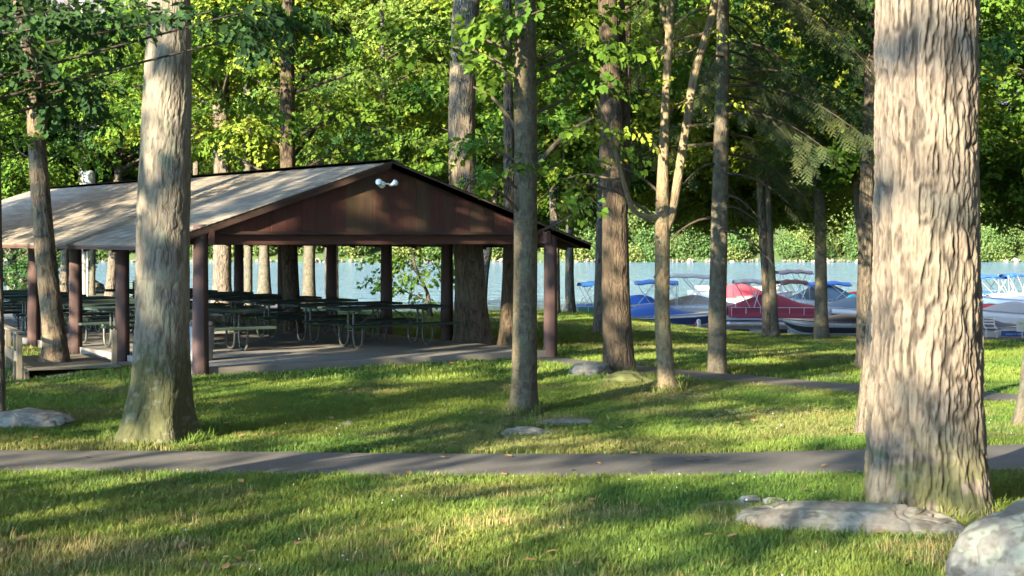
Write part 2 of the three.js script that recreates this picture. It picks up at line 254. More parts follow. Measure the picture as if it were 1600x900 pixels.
// a tree from measured outlines: outline rows are [column, row, width] of the trunk at distance d; it goes on upward to height `tall`
function tree(name, label, d, rows, o = {}) {
  const P = rows.map(([px, py, w]) => ({ p: V((px - 800) / FOC * d, EYE - (py - HORIZON) / FOC * d, -d), r: w / 2 / FOC * d }));
  P.sort((a, b) => a.p.y - b.p.y);
  const gy = ground(P[0].p.x, d), base = V(P[0].p.x, gy, -d), tall = o.tall ?? 14;
  P[0].p.y = gy - 0.12;
  const last = P[P.length - 1], prev = P[P.length - 2];
  if (o.extend !== false && last.p.y < tall) { const dir = last.p.clone().sub(prev.p).normalize(); dir.x *= 0.5; dir.y = 1; const up = tall - last.p.y; P.push({ p: last.p.clone().addScaledVector(dir, up * 0.5), r: last.r * 0.72 }, { p: last.p.clone().addScaledVector(dir, up), r: last.r * 0.3 }); }
  const rel = P.map((a) => ({ p: a.p.clone().sub(base), r: a.r }));
  const T = thing(name, label, 'tree', base, 0, o.group);
  part('trunk', trunkGeo(rel, o.trunk), o.bark ?? BARK.maple, T);
  T.userDataPath = (y) => { let k = 0; while (k < rel.length - 2 && y > rel[k + 1].p.y) k++; const t = clamp((y - rel[k].p.y) / (rel[k + 1].p.y - rel[k].p.y)); return { p: rel[k].p.clone().lerp(rel[k + 1].p, t), r: lerp(rel[k].r, rel[k + 1].r, t) }; };
  for (const l of o.limbs ?? []) { const q = l.map(([px, py, w, dz]) => ({ p: V((px - 800) / FOC * (d + (dz ?? 0)), EYE - (py - HORIZON) / FOC * d, -d - (dz ?? 0)).sub(base), r: w / 2 / FOC * d })); part('limb', taperTube(q.map((a) => a.p), q.map((a) => a.r), 10, 5), o.bark ?? BARK.maple, T); }
  if (o.crown) for (const c of [o.crown].flat()) crown(T, c);
  return T;
}
// foliage in flat pads at the ends of branches that leave the trunk
function crown(T, c) {
  const R = rng(c.seed), list = [], limbs = [], m = new THREE.Matrix4(), q = new THREE.Quaternion(), col = GREENS[c.col ?? 'maple'], gap = c.gap ?? 1;
  const spots = c.spots ? c.spots.map(([px, py, d, r]) => ({ p: V((px - 800) / FOC * d, EYE - (py - HORIZON) / FOC * d, -d).sub(T.position), r })) : [];
  for (let i = 0; i < (c.pads ?? 0); i++) {
    const t = R(), y = lerp(c.y0, c.y1, t) - T.position.y, prof = Math.pow(Math.sin(Math.PI * (0.12 + 0.83 * t)), 0.6), dist = c.R * prof * Math.sqrt(0.06 + 0.94 * R()), an = (c.az ? lerp(c.az[0], c.az[1], R()) : R() * Math.PI * 2), at = T.userDataPath(y).p;
    spots.push({ p: V(at.x + Math.cos(an) * dist, y - 0.06 * dist + (R() - 0.5) * 0.4, at.z - Math.sin(an) * dist), r: (c.padR ?? 1.15) * (0.7 + 0.6 * R()) });
  }
  for (const s of spots) {
    const per = Math.round((c.per ?? 34) * s.r * s.r / 1.2 * gap), at0 = T.userDataPath(Math.max(0.5, s.p.y - 0.3 * Math.hypot(s.p.x, s.p.z) - 0.2)), flat = c.flat ?? 0.28;
    if (c.branches !== false) { const mid = at0.p.clone().lerp(s.p, 0.55); mid.y += 0.12 * at0.p.distanceTo(s.p) * (R() - 0.2); mid.x += (R() - 0.5) * 0.5; const br = Math.min(at0.r * 0.45, 0.012 + 0.013 * at0.p.distanceTo(s.p)); const lg = taperTube([at0.p, mid, s.p], [br, br * 0.6, 0.008], 5, 4); if (c.spots || c.pads <= 26) part('branch', lg, BARK.limb, T); else limbs.push(lg); }
    for (let i = 0; i < per; i++) {
      const rr = s.r * Math.sqrt(R()), an = R() * Math.PI * 2, p = V(s.p.x + Math.cos(an) * rr, s.p.y + (R() - 0.5) * flat * 2 * s.r * 0.6 - 0.14 * rr * rr / s.r, s.p.z + Math.sin(an) * rr), sc = (c.size ?? 1) * (0.7 + 0.6 * R());
      q.setFromEuler(new THREE.Euler((R() - 0.7) * 1.0, -an - Math.PI / 2 + (R() - 0.5) * 2.2, (R() - 0.5) * 1.0, 'YXZ')); list.push(m.clone().compose(p, q, V(sc, sc, sc)));
    }
  }
  if (limbs.length) part('branches', merge(limbs), BARK.limb, T);
  copies('crown', SPRAY[c.kind ?? 'maple'], leafMat, list, T, R, col);
}
// ---------------------------------------------------------------- the trees in view
tree('oak_tree', 'stout grey oak with a flared mossy foot left of the shelter front', 17.9, [[246, 684, 106], [247, 640, 98], [251, 590, 90], [253, 500, 84], [256, 300, 81], [262, 120, 73], [265, 0, 65]], { bark: barkMat(bigLeft, 0.012), tall: 17, trunk: { seg: 120, row: 0.04, flare: 0.5, flareHeight: 0.3, lobes: 5, phase: 1, whole: 6.5, rough: 0.02, ridge: 0.012, height: bigLeft.height }, crown: { seed: 101, y0: 7, y1: 16, R: 5, pads: 26, per: 16, size: 1.5, kind: 'oak', col: 'oak' } });
tree('oak_tree', 'massive ridged oak trunk standing beside the flat rock at lower right', 13.2, [[1448, 800, 184], [1447, 740, 182], [1446, 650, 176], [1447, 500, 165], [1447, 300, 159], [1449, 0, 156]], { bark: barkMat(bigRight, 0.012), tall: 18, trunk: { seg: 300, row: 0.028, flare: 0.24, flareHeight: 0.3, lobes: 4, phase: 2.4, whole: 6.5, rough: 0.015, ridge: 0.034, height: bigRight.height }, crown: { seed: 102, y0: 8, y1: 17, R: 5.5, pads: 24, per: 14, size: 1.5, kind: 'oak', col: 'oak' } });
tree('maple_tree', 'slim straight grey-green trunk in front of the gable\'s lakeward half', 20.2, [[817, 645, 44], [819, 600, 40], [820, 500, 38], [821, 300, 36], [821, 120, 35], [821, 0, 33]], { bark: barkMat(smoothBark, 0.015, [0.52, 0.49, 0.39]), trunk: { seg: 28, row: 0.07, flare: 0.3, flareHeight: 0.16, lobes: 4, phase: 0.5 },
  limbs: [[[838, 260, 9], [880, 215, 6, -0.3], [925, 190, 4, -0.6]], [[836, 130, 9], [900, 90, 6, 0.6], [960, 70, 3, 1]], [[806, 200, 8], [770, 150, 5, 0.3], [740, 130, 3, 0.5]]],
  crown: [{ seed: 103, y0: 6.6, y1: 11, R: 3, pads: 9, per: 20, kind: 'maple' }, { seed: 133, pads: 0, kind: 'maple', per: 22, gap: 0.8, padR: 0.6, flat: 0.2, spots: [[880, 235, 20.6, 0.5], [915, 200, 20, 0.55], [860, 300, 20, 0.35], [770, 250, 19.6, 0.4], [740, 285, 19.6, 0.22], [760, 215, 20.4, 0.5], [900, 130, 21, 0.6], [880, 60, 20.6, 0.7], [770, 90, 20.5, 0.6], [930, 60, 21, 0.6], [905, 320, 20.4, 0.28], [785, 20, 20, 0.6], [860, 10, 19.5, 0.7], [700, 30, 20.3, 0.6], [660, 60, 20.5, 0.45]] }] });
tree('maple_tree', 'thick dark brown trunk with a second stem behind it beside mossy boulder', 25.3, [[968, 586, 50], [966, 540, 46], [962, 450, 43], [961, 330, 39], [957, 250, 37], [953, 100, 32], [949, 0, 29]], { bark: BARK.dark, trunk: { seg: 32, row: 0.08, flare: 0.3, flareHeight: 0.25, lobes: 4, phase: 4 }, limbs: [[[966, 360, 26, 0.1], [972, 290, 25, 0.15], [974, 200, 22, 0.2], [976, 80, 20, 0.25], [978, -60, 17, 0.3], [985, -400, 8, 0.4]]],
  crown: { seed: 104, y0: 7.2, y1: 12, R: 3.6, pads: 9, per: 20 } });
tree('forked_tree', 'forked pale-barked tree with a sunlit crotch and an upswept side limb', 22.4, [[1043, 614, 28], [1040, 570, 26], [1035, 500, 24], [1035, 400, 23], [1035, 350, 24], [1036, 260, 17], [1040, 160, 13], [1046, 40, 12], [1050, -60, 10]], { bark: barkMat(smoothBark, 0.012, [1.2, 1.05, 0.82]), tall: 11, trunk: { seg: 24, row: 0.07, flare: 0.35, flareHeight: 0.16, lobes: 3, phase: 5.2, rough: 0.05 },
  limbs: [[[1038, 362, 16], [1047, 340, 16], [1058, 285, 15, 0.1], [1070, 210, 13, 0.2], [1086, 110, 14, 0.3], [1112, 20, 12, 0.4], [1130, -90, 8, 0.5]], [[1034, 340, 11], [1012, 340, 10, -0.05], [990, 328, 9, -0.1], [976, 290, 8, -0.15], [966, 255, 7, -0.2], [950, 205, 6, -0.25], [930, 160, 4, -0.3]], [[970, 285, 4, -0.15], [945, 278, 3.5, -0.1], [915, 272, 3, 0], [880, 280, 2, 0.1]], [[1050, 75, 8, 0], [1038, 30, 7, 0], [1028, -30, 5, 0]]],
  crown: [{ seed: 105, y0: 6, y1: 10, R: 2.4, pads: 12, per: 18, kind: 'small', col: 'yellow' }, { seed: 135, pads: 0, kind: 'small', col: 'yellow', per: 24, gap: 0.7, spots: [[975, 195, 22, 0.4], [1000, 120, 22.6, 0.5], [1080, 60, 22.8, 0.5], [1100, 150, 22.8, 0.4], [1000, 40, 22.4, 0.5], [900, 285, 22.4, 0.4], [930, 250, 22.5, 0.3]] }] });
// the hemlock: whorls of long falling branches
{
  const T = tree('hemlock_tree', 'straight dark hemlock with drooping feathery branches', 25.7, [[1120, 583, 30], [1121, 500, 28], [1124, 350, 26], [1128, 150, 22], [1130, 0, 19]], { bark: barkMat(smoothBark, 0.01, [0.62, 0.6, 0.55]), tall: 17, trunk: { seg: 24, row: 0.09, flare: 0.18, flareHeight: 0.14, rough: 0.015 } });
  const hemBark = barkMat(mapleBark, 0.005, [0.45, 0.42, 0.4]), R = rng(77), list = [], m = new THREE.Matrix4(), q = new THREE.Quaternion();
  for (let k = 0; k < 60; k++) {
    const y = 2.4 + 9 * Math.pow(k / 60, 0.9), at = T.userDataPath(y), toRight = R() < 0.62, an = toRight ? (R() - 0.5) * 1.9 : R() * Math.PI * 2, bare = y < 3.6, L = bare ? 0.6 + 0.9 * R() : (2.9 - 0.12 * (y - 4)) * (0.6 + 0.5 * R()), dir = V(Math.cos(an), 0, -Math.sin(an)), dr = 0.32 + 0.3 * R(), pts = [0, 0.35, 0.7, 1].map((t) => at.p.clone().addScaledVector(dir, L * t).add(V(0, L * (0.08 * t - dr * t * t * 1.25), 0)));
    part('branch', taperTube(pts, [0.028, 0.02, 0.012, 0.005], 5, 3), hemBark, T);
    const c = new THREE.CatmullRomCurve3(pts), n = bare ? 3 : Math.round(L * 36);
    for (let i = 0; i < n; i++) { const t = 0.22 + 0.78 * R(), p = c.getPoint(t), s = 0.3 + 0.32 * R(); p.y -= 0.16 * R(); p.x += (R() - 0.5) * 0.35; p.z += (R() - 0.5) * 0.35; q.setFromEuler(new THREE.Euler(-0.45 - 0.5 * R(), an - Math.PI / 2 + (R() - 0.5) * 2.4, (R() - 0.5) * 0.6, 'YXZ')); list.push(m.clone().compose(p, q, V(s, s, s))); }
  }
  copies('crown', SPRAY.needle, needleMat, list, T, R, GREENS.needle);
}
tree('slender_tree', 'brown trunk partly behind the massive oak at the path', 27.3, [[1350, 572, 26], [1350, 520, 24], [1352, 400, 23], [1355, 250, 20], [1362, 80, 17], [1366, 0, 15]], { trunk: { seg: 20, flare: 0.25, flareHeight: 0.15 }, crown: [{ seed: 106, y0: 7.5, y1: 12, R: 3, pads: 10, per: 18 }, { seed: 136, pads: 14, y0: 4.4, y1: 7.5, R: 2, per: 20, col: 'deep', az: [0, 3] }] });
tree('slender_tree', 'mossy leaning trunk half hidden behind the massive oak foot', 18.4, [[1350, 672, 30], [1356, 620, 28], [1368, 500, 26], [1385, 300, 24], [1400, 100, 22], [1405, 0, 20]], { trunk: { seg: 20, flare: 0.25, flareHeight: 0.15 }, crown: { seed: 107, y0: 7, y1: 13, R: 3, pads: 30, per: 16 } });
tree('slender_tree', 'grey-green trunk cut by the picture\'s edge beyond the road', 19.2, [[1597, 664, 34], [1606, 610, 28], [1624, 450, 26], [1640, 200, 24], [1650, 0, 22]], { trunk: { seg: 20, flare: 0.3, flareHeight: 0.15 }, bark: BARK.smooth, crown: { seed: 108, y0: 6.3, y1: 13, R: 3.4, pads: 40, per: 18 } });
tree('shelter_oak', 'leaning brown tree growing close in front of the shelter eave', 26.8, [[88, 566, 42], [86, 540, 36], [80, 480, 33], [71, 400, 31], [63, 300, 29], [56, 200, 27], [47, 110, 25], [34, 20, 24], [30, -30, 23]], { bark: barkMat(oakBark, 0.02, [0.8, 0.72, 0.62]), trunk: { seg: 28, row: 0.08, flare: 0.55, flareHeight: 0.18, lobes: 3, phase: 3.5, rough: 0.05 }, limbs: [[[62, 250, 9, 0.2], [70, 190, 8, 0.3], [66, 120, 7, 0.4]]],
  crown: [{ seed: 109, y0: 6.5, y1: 14, R: 4, pads: 26, per: 18, kind: 'oak', col: 'maple' }, { seed: 139, pads: 0, kind: 'maple', per: 24, gap: 0.8, spots: [[20, 130, 26, 0.7], [95, 90, 26.5, 0.6], [120, 160, 27, 0.6], [20, 215, 27, 0.7], [110, 230, 27.5, 0.6], [150, 60, 27, 0.7], [40, 60, 27.4, 0.5], [190, 110, 28, 0.7]] }] });
tree('roadside_tree', 'dark trunk at the very edge beside the grey boulder', 19.6, [[0, 648, 18], [-1, 560, 16], [-4, 400, 15], [-8, 100, 14]], { trunk: { seg: 16, flare: 0.2, flareHeight: 0.12 }, crown: { seed: 110, y0: 6.6, y1: 12, R: 3, pads: 30, per: 16 } });
tree('tall_tree', 'tall pale sunlit trunk rising behind the gable', 31.5, [[737, 548, 62], [737, 520, 54], [735, 450, 48], [731, 380, 46], [723, 280, 43], [722, 150, 42], [727, 40, 43], [729, 0, 42]], { bark: BARK.oak, tall: 18, trunk: { seg: 40, row: 0.08, flare: 0.28, flareHeight: 0.3 }, crown: [{ seed: 111, y0: 9, y1: 14, R: 4, pads: 9, per: 20, kind: 'oak' }, { seed: 141, pads: 0, kind: 'maple', per: 22, gap: 0.8, spots: [[745, 290, 30.5, 0.5], [770, 268, 30.2, 0.6], [700, 255, 32, 0.5], [650, 250, 33, 0.7], [690, 200, 33, 0.7], [770, 200, 31, 0.6]] }] });
tree('maple_tree', 'dark upright trunk behind the shelter ridge\'s middle', 34, [[460, 532, 36], [457, 500, 28], [453, 420, 26], [450, 280, 24], [449, 140, 23], [450, 40, 20], [452, -20, 18]], { bark: BARK.dark, trunk: { seg: 24, flare: 0.4, flareHeight: 0.2 }, limbs: [[[460, 240, 8, 0.3], [480, 215, 6, 0.5], [505, 185, 5, 0.8], [530, 180, 3, 1.2]], [[459, 140, 9, 0.2], [485, 110, 7, 0.4], [520, 95, 4, 0.6]], [[440, 70, 8, 0], [415, 45, 6, 0], [390, 35, 3, 0]]],
  crown: [{ seed: 112, y0: 8, y1: 13, R: 4, pads: 12, per: 22 }, { seed: 142, pads: 0, per: 24, gap: 0.9, spots: [[395, 205, 34, 0.8], [360, 150, 34.5, 0.9], [420, 110, 33.5, 0.9], [500, 150, 34, 0.8], [540, 180, 34.5, 0.9], [560, 235, 35, 0.7], [600, 165, 35, 0.8], [480, 60, 34, 0.9], [550, 60, 34, 0.9], [380, 60, 33, 0.9], [340, 230, 35, 0.6], [520, 235, 35.5, 0.6], [620, 90, 34.5, 0.8], [330, 95, 33.5, 0.8], [430, 175, 33, 0.5], [430, 20, 33, 1]] }] });
tree('maple_tree', 'dark trunk close behind the slim trunk at the shelter\'s lake corner', 30, [[790, 547, 34], [793, 520, 26], [796, 420, 22], [796, 300, 19], [794, 150, 15], [793, 0, 13]], { bark: BARK.dark, trunk: { seg: 20, flare: 0.35, flareHeight: 0.2 }, crown: { seed: 113, y0: 8, y1: 12, R: 2.6, pads: 8, per: 20 } });
const SHORE = 'trees along the lake shore';
const shoreTrees = [   // label, distance, rows, bark, crown
  ['thick mottled trunk seen between the shelter posts above the trash bin', 52, [[347, 478, 34], [347, 440, 29], [348, 300, 27], [345, 150, 26], [346, 60, 22]], 'oak', { y0: 6, y1: 17, R: 5, pads: 80, per: 22 }],
  ['pole-straight greenish trunk right of the thick mottled one', 50, [[388, 482, 13], [388, 400, 13], [387, 250, 13], [387, 100, 12]], 'smooth', { y0: 9, y1: 15, R: 3.5, pads: 30, per: 20 }],
  ['grey trunk with a wide flared foot at the lot\'s edge', 55, [[413, 472, 26], [413, 440, 20], [413, 400, 16], [410, 300, 13], [402, 200, 12]], 'smooth', { y0: 5.5, y1: 14, R: 4, pads: 50, per: 22, col: 'yellow' }],
  ['mottled grey trunk against the water right of the dark maple', 54, [[483, 476, 22], [483, 430, 19], [485, 300, 16], [487, 230, 14], [490, 100, 11]], 'smooth', { y0: 6, y1: 15, R: 4.4, pads: 70, per: 22, col: 'yellow' }],
  ['thin leaning trunk on the bank right of the tall pale one', 48, [[752, 490, 15], [757, 430, 13], [768, 350, 12], [785, 200, 10]], 'maple', { y0: 5, y1: 13, R: 4, pads: 60, per: 24, col: 'yellow' }],
  ['slim trunk on the bank just left of a yellow-tagged one', 46, [[866, 500, 17], [868, 440, 14], [866, 350, 13], [860, 200, 11]], 'maple', { y0: 3.8, y1: 13, R: 4, pads: 64, per: 24 }],
  ['thin trunk with a pale worn patch beside the blue canopied boat', 47, [[892, 502, 16], [890, 440, 14], [890, 370, 12], [888, 200, 10]], 'smooth', { y0: 3.6, y1: 12, R: 3.6, pads: 56, per: 24, col: 'yellow' }],
  ['brown trunk peeking out behind the thick dark double stem', 36, [[936, 545, 24], [936, 500, 17], [937, 420, 15], [940, 300, 13], [945, 150, 12]], 'maple', { y0: 6, y1: 13, R: 3.5, pads: 40, per: 22 }],
  ['sunlit brown trunk, left one of a pair by the shore', 42, [[1200, 522, 17], [1197, 440, 14], [1190, 340, 12], [1186, 200, 11]], 'oak', { y0: 4.6, y1: 13, R: 3.6, pads: 56, per: 24, col: 'yellow' }],
  ['pale sunlit trunk, right one of a pair by the shore', 41.6, [[1212, 522, 13], [1207, 440, 11], [1202, 350, 9], [1198, 200, 8]], 'smooth', { y0: 5.5, y1: 11, R: 2.8, pads: 30, per: 22, col: 'yellow' }],
  ['grey trunk in front of the black covered ski boat', 41, [[1283, 526, 25], [1283, 480, 20], [1282, 380, 18], [1278, 250, 15], [1275, 100, 13]], 'smooth', { y0: 4.2, y1: 14, R: 4, pads: 60, per: 24 }],
  ['slim pale trunk just left of the brown one by the massive oak', 40, [[1362, 540, 12], [1361, 480, 10], [1340, 340, 9], [1336, 200, 8]], 'smooth', { y0: 5, y1: 12, R: 3, pads: 36, per: 24, col: 'yellow' }],
  ['leaning dark trunk behind the far end of the roof', 62, [[172, 470, 18], [178, 380, 14], [184, 280, 13], [196, 170, 10]], 'maple', { y0: 6, y1: 17, R: 5, pads: 80, per: 20, col: 'deep' }],
  ['slim trunk standing in the water view left of a shelter post', 64, [[144, 462, 9], [145, 400, 9], [148, 280, 8]], 'smooth', { y0: 5, y1: 14, R: 4, pads: 50, per: 20 }],
  ['trunk behind the eave between the leaning tree and the utility pole', 66, [[100, 462, 14], [102, 380, 12], [104, 250, 11]], 'maple', { y0: 3.5, y1: 16, R: 5, pads: 90, per: 20, col: 'deep' }],
  ['bushy tree at the far end of the lot', 70, [[20, 462, 16], [18, 380, 14], [16, 250, 12]], 'maple', { y0: 1.2, y1: 16, R: 5.5, pads: 110, per: 20, col: 'deep' }],
  ['rough sunlit trunk by the ridge, left of the dark maple behind', 58, [[306, 470, 10], [306, 380, 10], [306, 240, 9], [305, 150, 8]], 'oak', { y0: 6, y1: 15, R: 4, pads: 26, per: 20, col: 'yellow' }],
  ['thin trunk behind the apex of the gable', 50, [[512, 480, 10], [512, 380, 9], [511, 260, 9], [515, 150, 8]], 'maple', { y0: 5, y1: 15, R: 4.4, pads: 70, per: 22, col: 'yellow' }],
  ['thin bank tree with low leafy boughs over the water', 46, [[604, 488, 10], [606, 430, 9], [604, 330, 8], [600, 200, 7]], 'smooth', { y0: 5, y1: 13, R: 4, pads: 60, per: 24, col: 'pale' }],
];
shoreTrees.forEach(([label, d, rows, bark, c], i) => tree('shore_tree', label, d, rows, { bark: BARK[bark], group: SHORE, tall: Math.min(c.y1, 15), trunk: { seg: 16, row: 0.15, flare: 0.25, flareHeight: 0.2 }, crown: { seed: 200 + i, kind: i % 3 ? 'big' : 'maple', padR: 1.1, gap: 0.9, ...c, y1: Math.min(c.y1, d < 48 ? 9.6 : 11.5), pads: Math.round(c.pads * (d < 48 ? 0.5 : 0.65)) } }));
// low boughs over the water, seen under the shelter roof
tree('waterside_shrub', 'leafy green shrub by the water seen under the shelter roof', 44, [[672, 490, 8], [668, 460, 6], [650, 420, 4]], { tall: 2.6, bark: BARK.maple, trunk: { seg: 10, row: 0.1 }, crown: { seed: 160, kind: 'maple', pads: 0, per: 26, flat: 0.5, spots: [[650, 400, 44, 0.7], [620, 420, 44.4, 0.6], [670, 430, 44, 0.6], [640, 450, 43.6, 0.5], [685, 405, 44.2, 0.6], [600, 440, 44.5, 0.35], [665, 470, 43.8, 0.35], [600, 400, 44.6, 0.5]] } });
tree('waterside_shrub', 'low bush on the bank behind the lot\'s far stones', 66, [[45, 462, 8], [46, 440, 6], [50, 420, 4]], { tall: 2, bark: BARK.maple, trunk: { seg: 10, row: 0.1 }, crown: { seed: 161, kind: 'maple', pads: 0, per: 26, flat: 0.6, col: 'deep', spots: [[15, 420, 66, 1.2], [50, 430, 66, 1.0], [0, 440, 65, 0.9], [85, 425, 67, 1], [110, 400, 67, 1]] } });
// bright trees further along the far-left bank and the near shore, filling behind the trunks
const fill = [[524, 62, 'pale', 5.2], [703, 66, 'yellow', 5], [824, 64, 'pale', 5], [963, 56, 'pale', 4.6], [1037, 62, 'yellow', 5], [1121, 52, 'pale', 4.6], [1204, 60, 'yellow', 5], [1283, 50, 'pale', 4.4], [1640, 52, 'pale', 4.4], [1690, 46, 'maple', 4.2], [439, 76, 'yellow', 5.5], [258, 80, 'pale', 5.5], [187, 70, 'maple', 5.2], [76, 84, 'pale', 5.5], [-60, 60, 'maple', 5]];
const fillWords = ['behind the apex', 'left of the tall pale trunk', 'above the lake corner of the roof', 'behind the forked tree', 'between the forked tree and the hemlock', 'behind the hemlock\'s low branches', 'above the sunlit pair of trunks', 'left of the massive oak', 'right of the massive oak', 'at the picture\'s edge right of the massive oak', 'behind the dark maple', 'above the middle of the ridge', 'behind the stout grey oak', 'behind the leaning shelter tree', 'beyond the far end of the roof'];
fill.forEach(([px, d, col, R], i) => tree('bank_tree', 'leafy ' + { pale: 'light green', yellow: 'yellow-green', maple: 'mid green', deep: 'deep green' }[col] + ' tree on the bank ' + fillWords[i], d, [[px, HORIZON + (EYE - ground((px - 800) / FOC * d, d)) / d * FOC, 14 * 50 / d], [px, 380, 11 * 50 / d], [px + (i % 3 - 1), 250, 9 * 50 / d]], { tall: 17, group: 'leafy trees behind the shelter', bark: i % 2 ? BARK.smooth : BARK.maple, trunk: { seg: 12, row: 0.2 }, crown: { seed: 300 + i, kind: 'big', col, y0: (i >= 2 && i <= 8) ? [3.0, 4.8, 3.4, 6, 3.0, 5, 2.6][i - 2] : 3.8, y1: 12.5, R, pads: 78, per: 22, padR: 1.2, gap: 0.9 } }));
// trees outside the picture whose crowns filter the low sun
const shade = [[-15, 9, 4.5], [-24, 1, 5], [-18, -8, 5], [-34, 6, 5.5], [-12, -14, 5], [-21, 21, 5.5], [-16, 27, 3.6], [-27, 14, 5], [-30, -16, 5.5], [-9, -26, 5], [16, 6, 5], [8, -12, 5]];
shade.forEach(([x, d, R], i) => { const px = 800; const T = (() => { const y = ground(x, d), base = V(x, y, -d), rel = [[0, -0.1, 0.34], [0.05, 1.2, 0.27], [0.1, 5, 0.23], [0.2, 11, 0.16], [0.2, 17, 0.05]].map(([a, b, r]) => ({ p: V(a, b, 0), r })); const t = thing('shade_tree', 'tall broadleaf tree outside the picture that filters the low sun', 'tree', base, 0, 'shade trees around the clearing'); part('trunk', trunkGeo(rel, { seg: 16, row: 0.3 }), BARK.oak, t); t.userDataPath = (h) => { let k = 0; while (k < 3 && h > rel[k + 1].p.y) k++; const u = clamp((h - rel[k].p.y) / (rel[k + 1].p.y - rel[k].p.y)); return { p: rel[k].p.clone().lerp(rel[k + 1].p, u), r: lerp(rel[k].r, rel[k + 1].r, u) }; }; return t; })();
  crown(T, { seed: 400 + i, kind: 'broad', col: 'oak', y0: 4, y1: 14, R, pads: 28, per: 5, padR: 1.4 }); });
// the bough with shade put into its leaf colour, hanging into the upper corner, from a tree outside the picture
{
  const base = V(-7.2, ground(-7.2, 9), -9), T = thing('overhanging_oak', 'oak outside the picture with boughs coloured dark for shade hanging into the upper left corner', 'tree', base, 0, null), rel = [[0, -0.1, 0.3], [0, 1.5, 0.24], [0, 6, 0.2], [0, 12, 0.05]].map(([a, b, r]) => ({ p: V(a, b, 0), r }));
  part('trunk', trunkGeo(rel, { seg: 16, row: 0.3 }), BARK.oak, T); T.userDataPath = (h) => { let k = 0; while (k < 2 && h > rel[k + 1].p.y) k++; const u = clamp((h - rel[k].p.y) / (rel[k + 1].p.y - rel[k].p.y)); return { p: rel[k].p.clone().lerp(rel[k + 1].p, u), r: 0.045 }; };
  crown(T, { seed: 450, kind: 'oak', col: 'shadeGreen', size: 0.7, per: 100, padR: 0.5, flat: 0.25, spots: [[30, 20, 10.6, 0.35], [110, 12, 11, 0.45], [185, 25, 11, 0.3], [50, 110, 10.8, 0.3], [95, 125, 11, 0.35], [110, 150, 11.2, 0.28], [330, 18, 11.4, 0.4], [370, 60, 11.6, 0.22], [-60, 60, 10.5, 0.5], [430, 5, 11.8, 0.3], [70, -12, 11, 0.4]] });
}
// ---------------------------------------------------------------- the far shore
{
  const R = rng(900), m = new THREE.Matrix4(), q = new THREE.Quaternion(), list = [], tints = [];
  for (let k = 0; k < 540; k++) {
    const d = 320.8 + 95 * Math.pow(R(), 1.7), x = (R() - 0.5) * 2 * (d * 0.42), g = ground(x, d), h = (d < 326 ? 3 + 8 * R() * R() : 9 + 9 * R() + (d > 330 ? 4 : 0)), cr = (d < 326 ? 1.6 + 2 * R() : 3.2 + 3 * R()), n = Math.round(42 + cr * 22);
    const front = d < 328, hue = R(), tint = mix3([0.08, 0.15, 0.045], [0.21, 0.25, 0.075], hue * hue * 0.7 + hue * 0.3);  // tree tints kept pale to stand in for haze across the lake
    for (let i = 0; i < n; i++) { const t = R(), an = R() * 6.283, rr = cr * Math.pow(Math.sin(Math.PI * (0.1 + 0.88 * t)), 0.6) * Math.sqrt(0.3 + 0.7 * R()), s = 0.7 + 0.6 * R(); q.setFromEuler(new THREE.Euler(R() * 3, R() * 6.3, R() * 3)); tints.push(tint); list.push(m.clone().compose(V(x + Math.cos(an) * rr, g + (front ? 0.1 : 1.5) + (h - 1.5) * t, -d + Math.sin(an) * rr), q, V(s, s, s))); }
  }
  const im = copies('far_forest', SPRAY.clump, leafMat, list, scene, R, [[0.1, 0.17, 0.035], [0.2, 0.25, 0.06]]); { const c = new THREE.Color(); tints.forEach((t, i) => { const k = 0.75 + 0.5 * R(); im.setColorAt(i, c.setRGB(t[0] * k, t[1] * k, t[2] * k)); }); }
  tag(im, 'bright wooded hillside on the far side of the lake', 'forest', null, 'stuff');
  const rocks = []; for (let k = 0; k < 700; k++) { const x = (R() - 0.5) * 300, d = 316 + 6 * (fbm(x * 0.02, 3, 2) - 0.5) + 1.4 + R() * 2.2, s = 0.2 + 0.6 * R() * R(); rocks.push(m.clone().compose(V(x, WATER + 0.1 + 0.3 * R(), -d), q.setFromEuler(new THREE.Euler(R() * 3, R() * 6, R() * 3)), V(s * 1.5, s * 0.8, s))); }
  tag(copies('shore_rocks', new THREE.IcosahedronGeometry(0.8, 0), mat(1, 1, 1, 0.9), rocks, scene, R, [[0.08, 0.07, 0.055], [0.2, 0.17, 0.13]]), 'pale rocks lining the far shore', 'rocks', null, 'stuff');
}
// ---------------------------------------------------------------- the picnic shelter
const SH = V(-4.98, 0, -24.8), SHTURN = Math.atan2(0.576, 0.817);
const shel = (u, s, y = 0) => V(u, y, -s).applyAxisAngle(V(0, 1, 0), SHTURN).add(SH);
const posts = [0, 3.5, 5.95, 8.45, 10.95, 13.45, 15.95, 18.45], WIDE = 6.9, LONG = 19.1, OVER = 0.94, SLOPE = 0.33, EAVE = 2.07;
const roofY = (u) => EAVE + (Math.min(u + OVER, WIDE + OVER - u)) * SLOPE;
pavedAreas.push([shel(-0.2, -0.1), shel(7.1, -0.1), shel(7.1, 19), shel(-0.2, 19)]);
const woodTex = texture(256, 512, (u, v) => { const g = fbm(u * 24, v * 3, 4, 24, 3), k = 0.7 + 0.6 * g + 0.2 * (fbm(u * 5, v * 5, 3, 5, 5) - 0.5); return [k * 0.5, k * 0.5, k * 0.5]; });
const grain = (r, g, b, rough = 0.85) => new THREE.MeshStandardMaterial({ color: rgb(r * 2, g * 2, b * 2), map: woodTex, roughness: rough, bumpMap: woodTex, bumpScale: 0.006 });
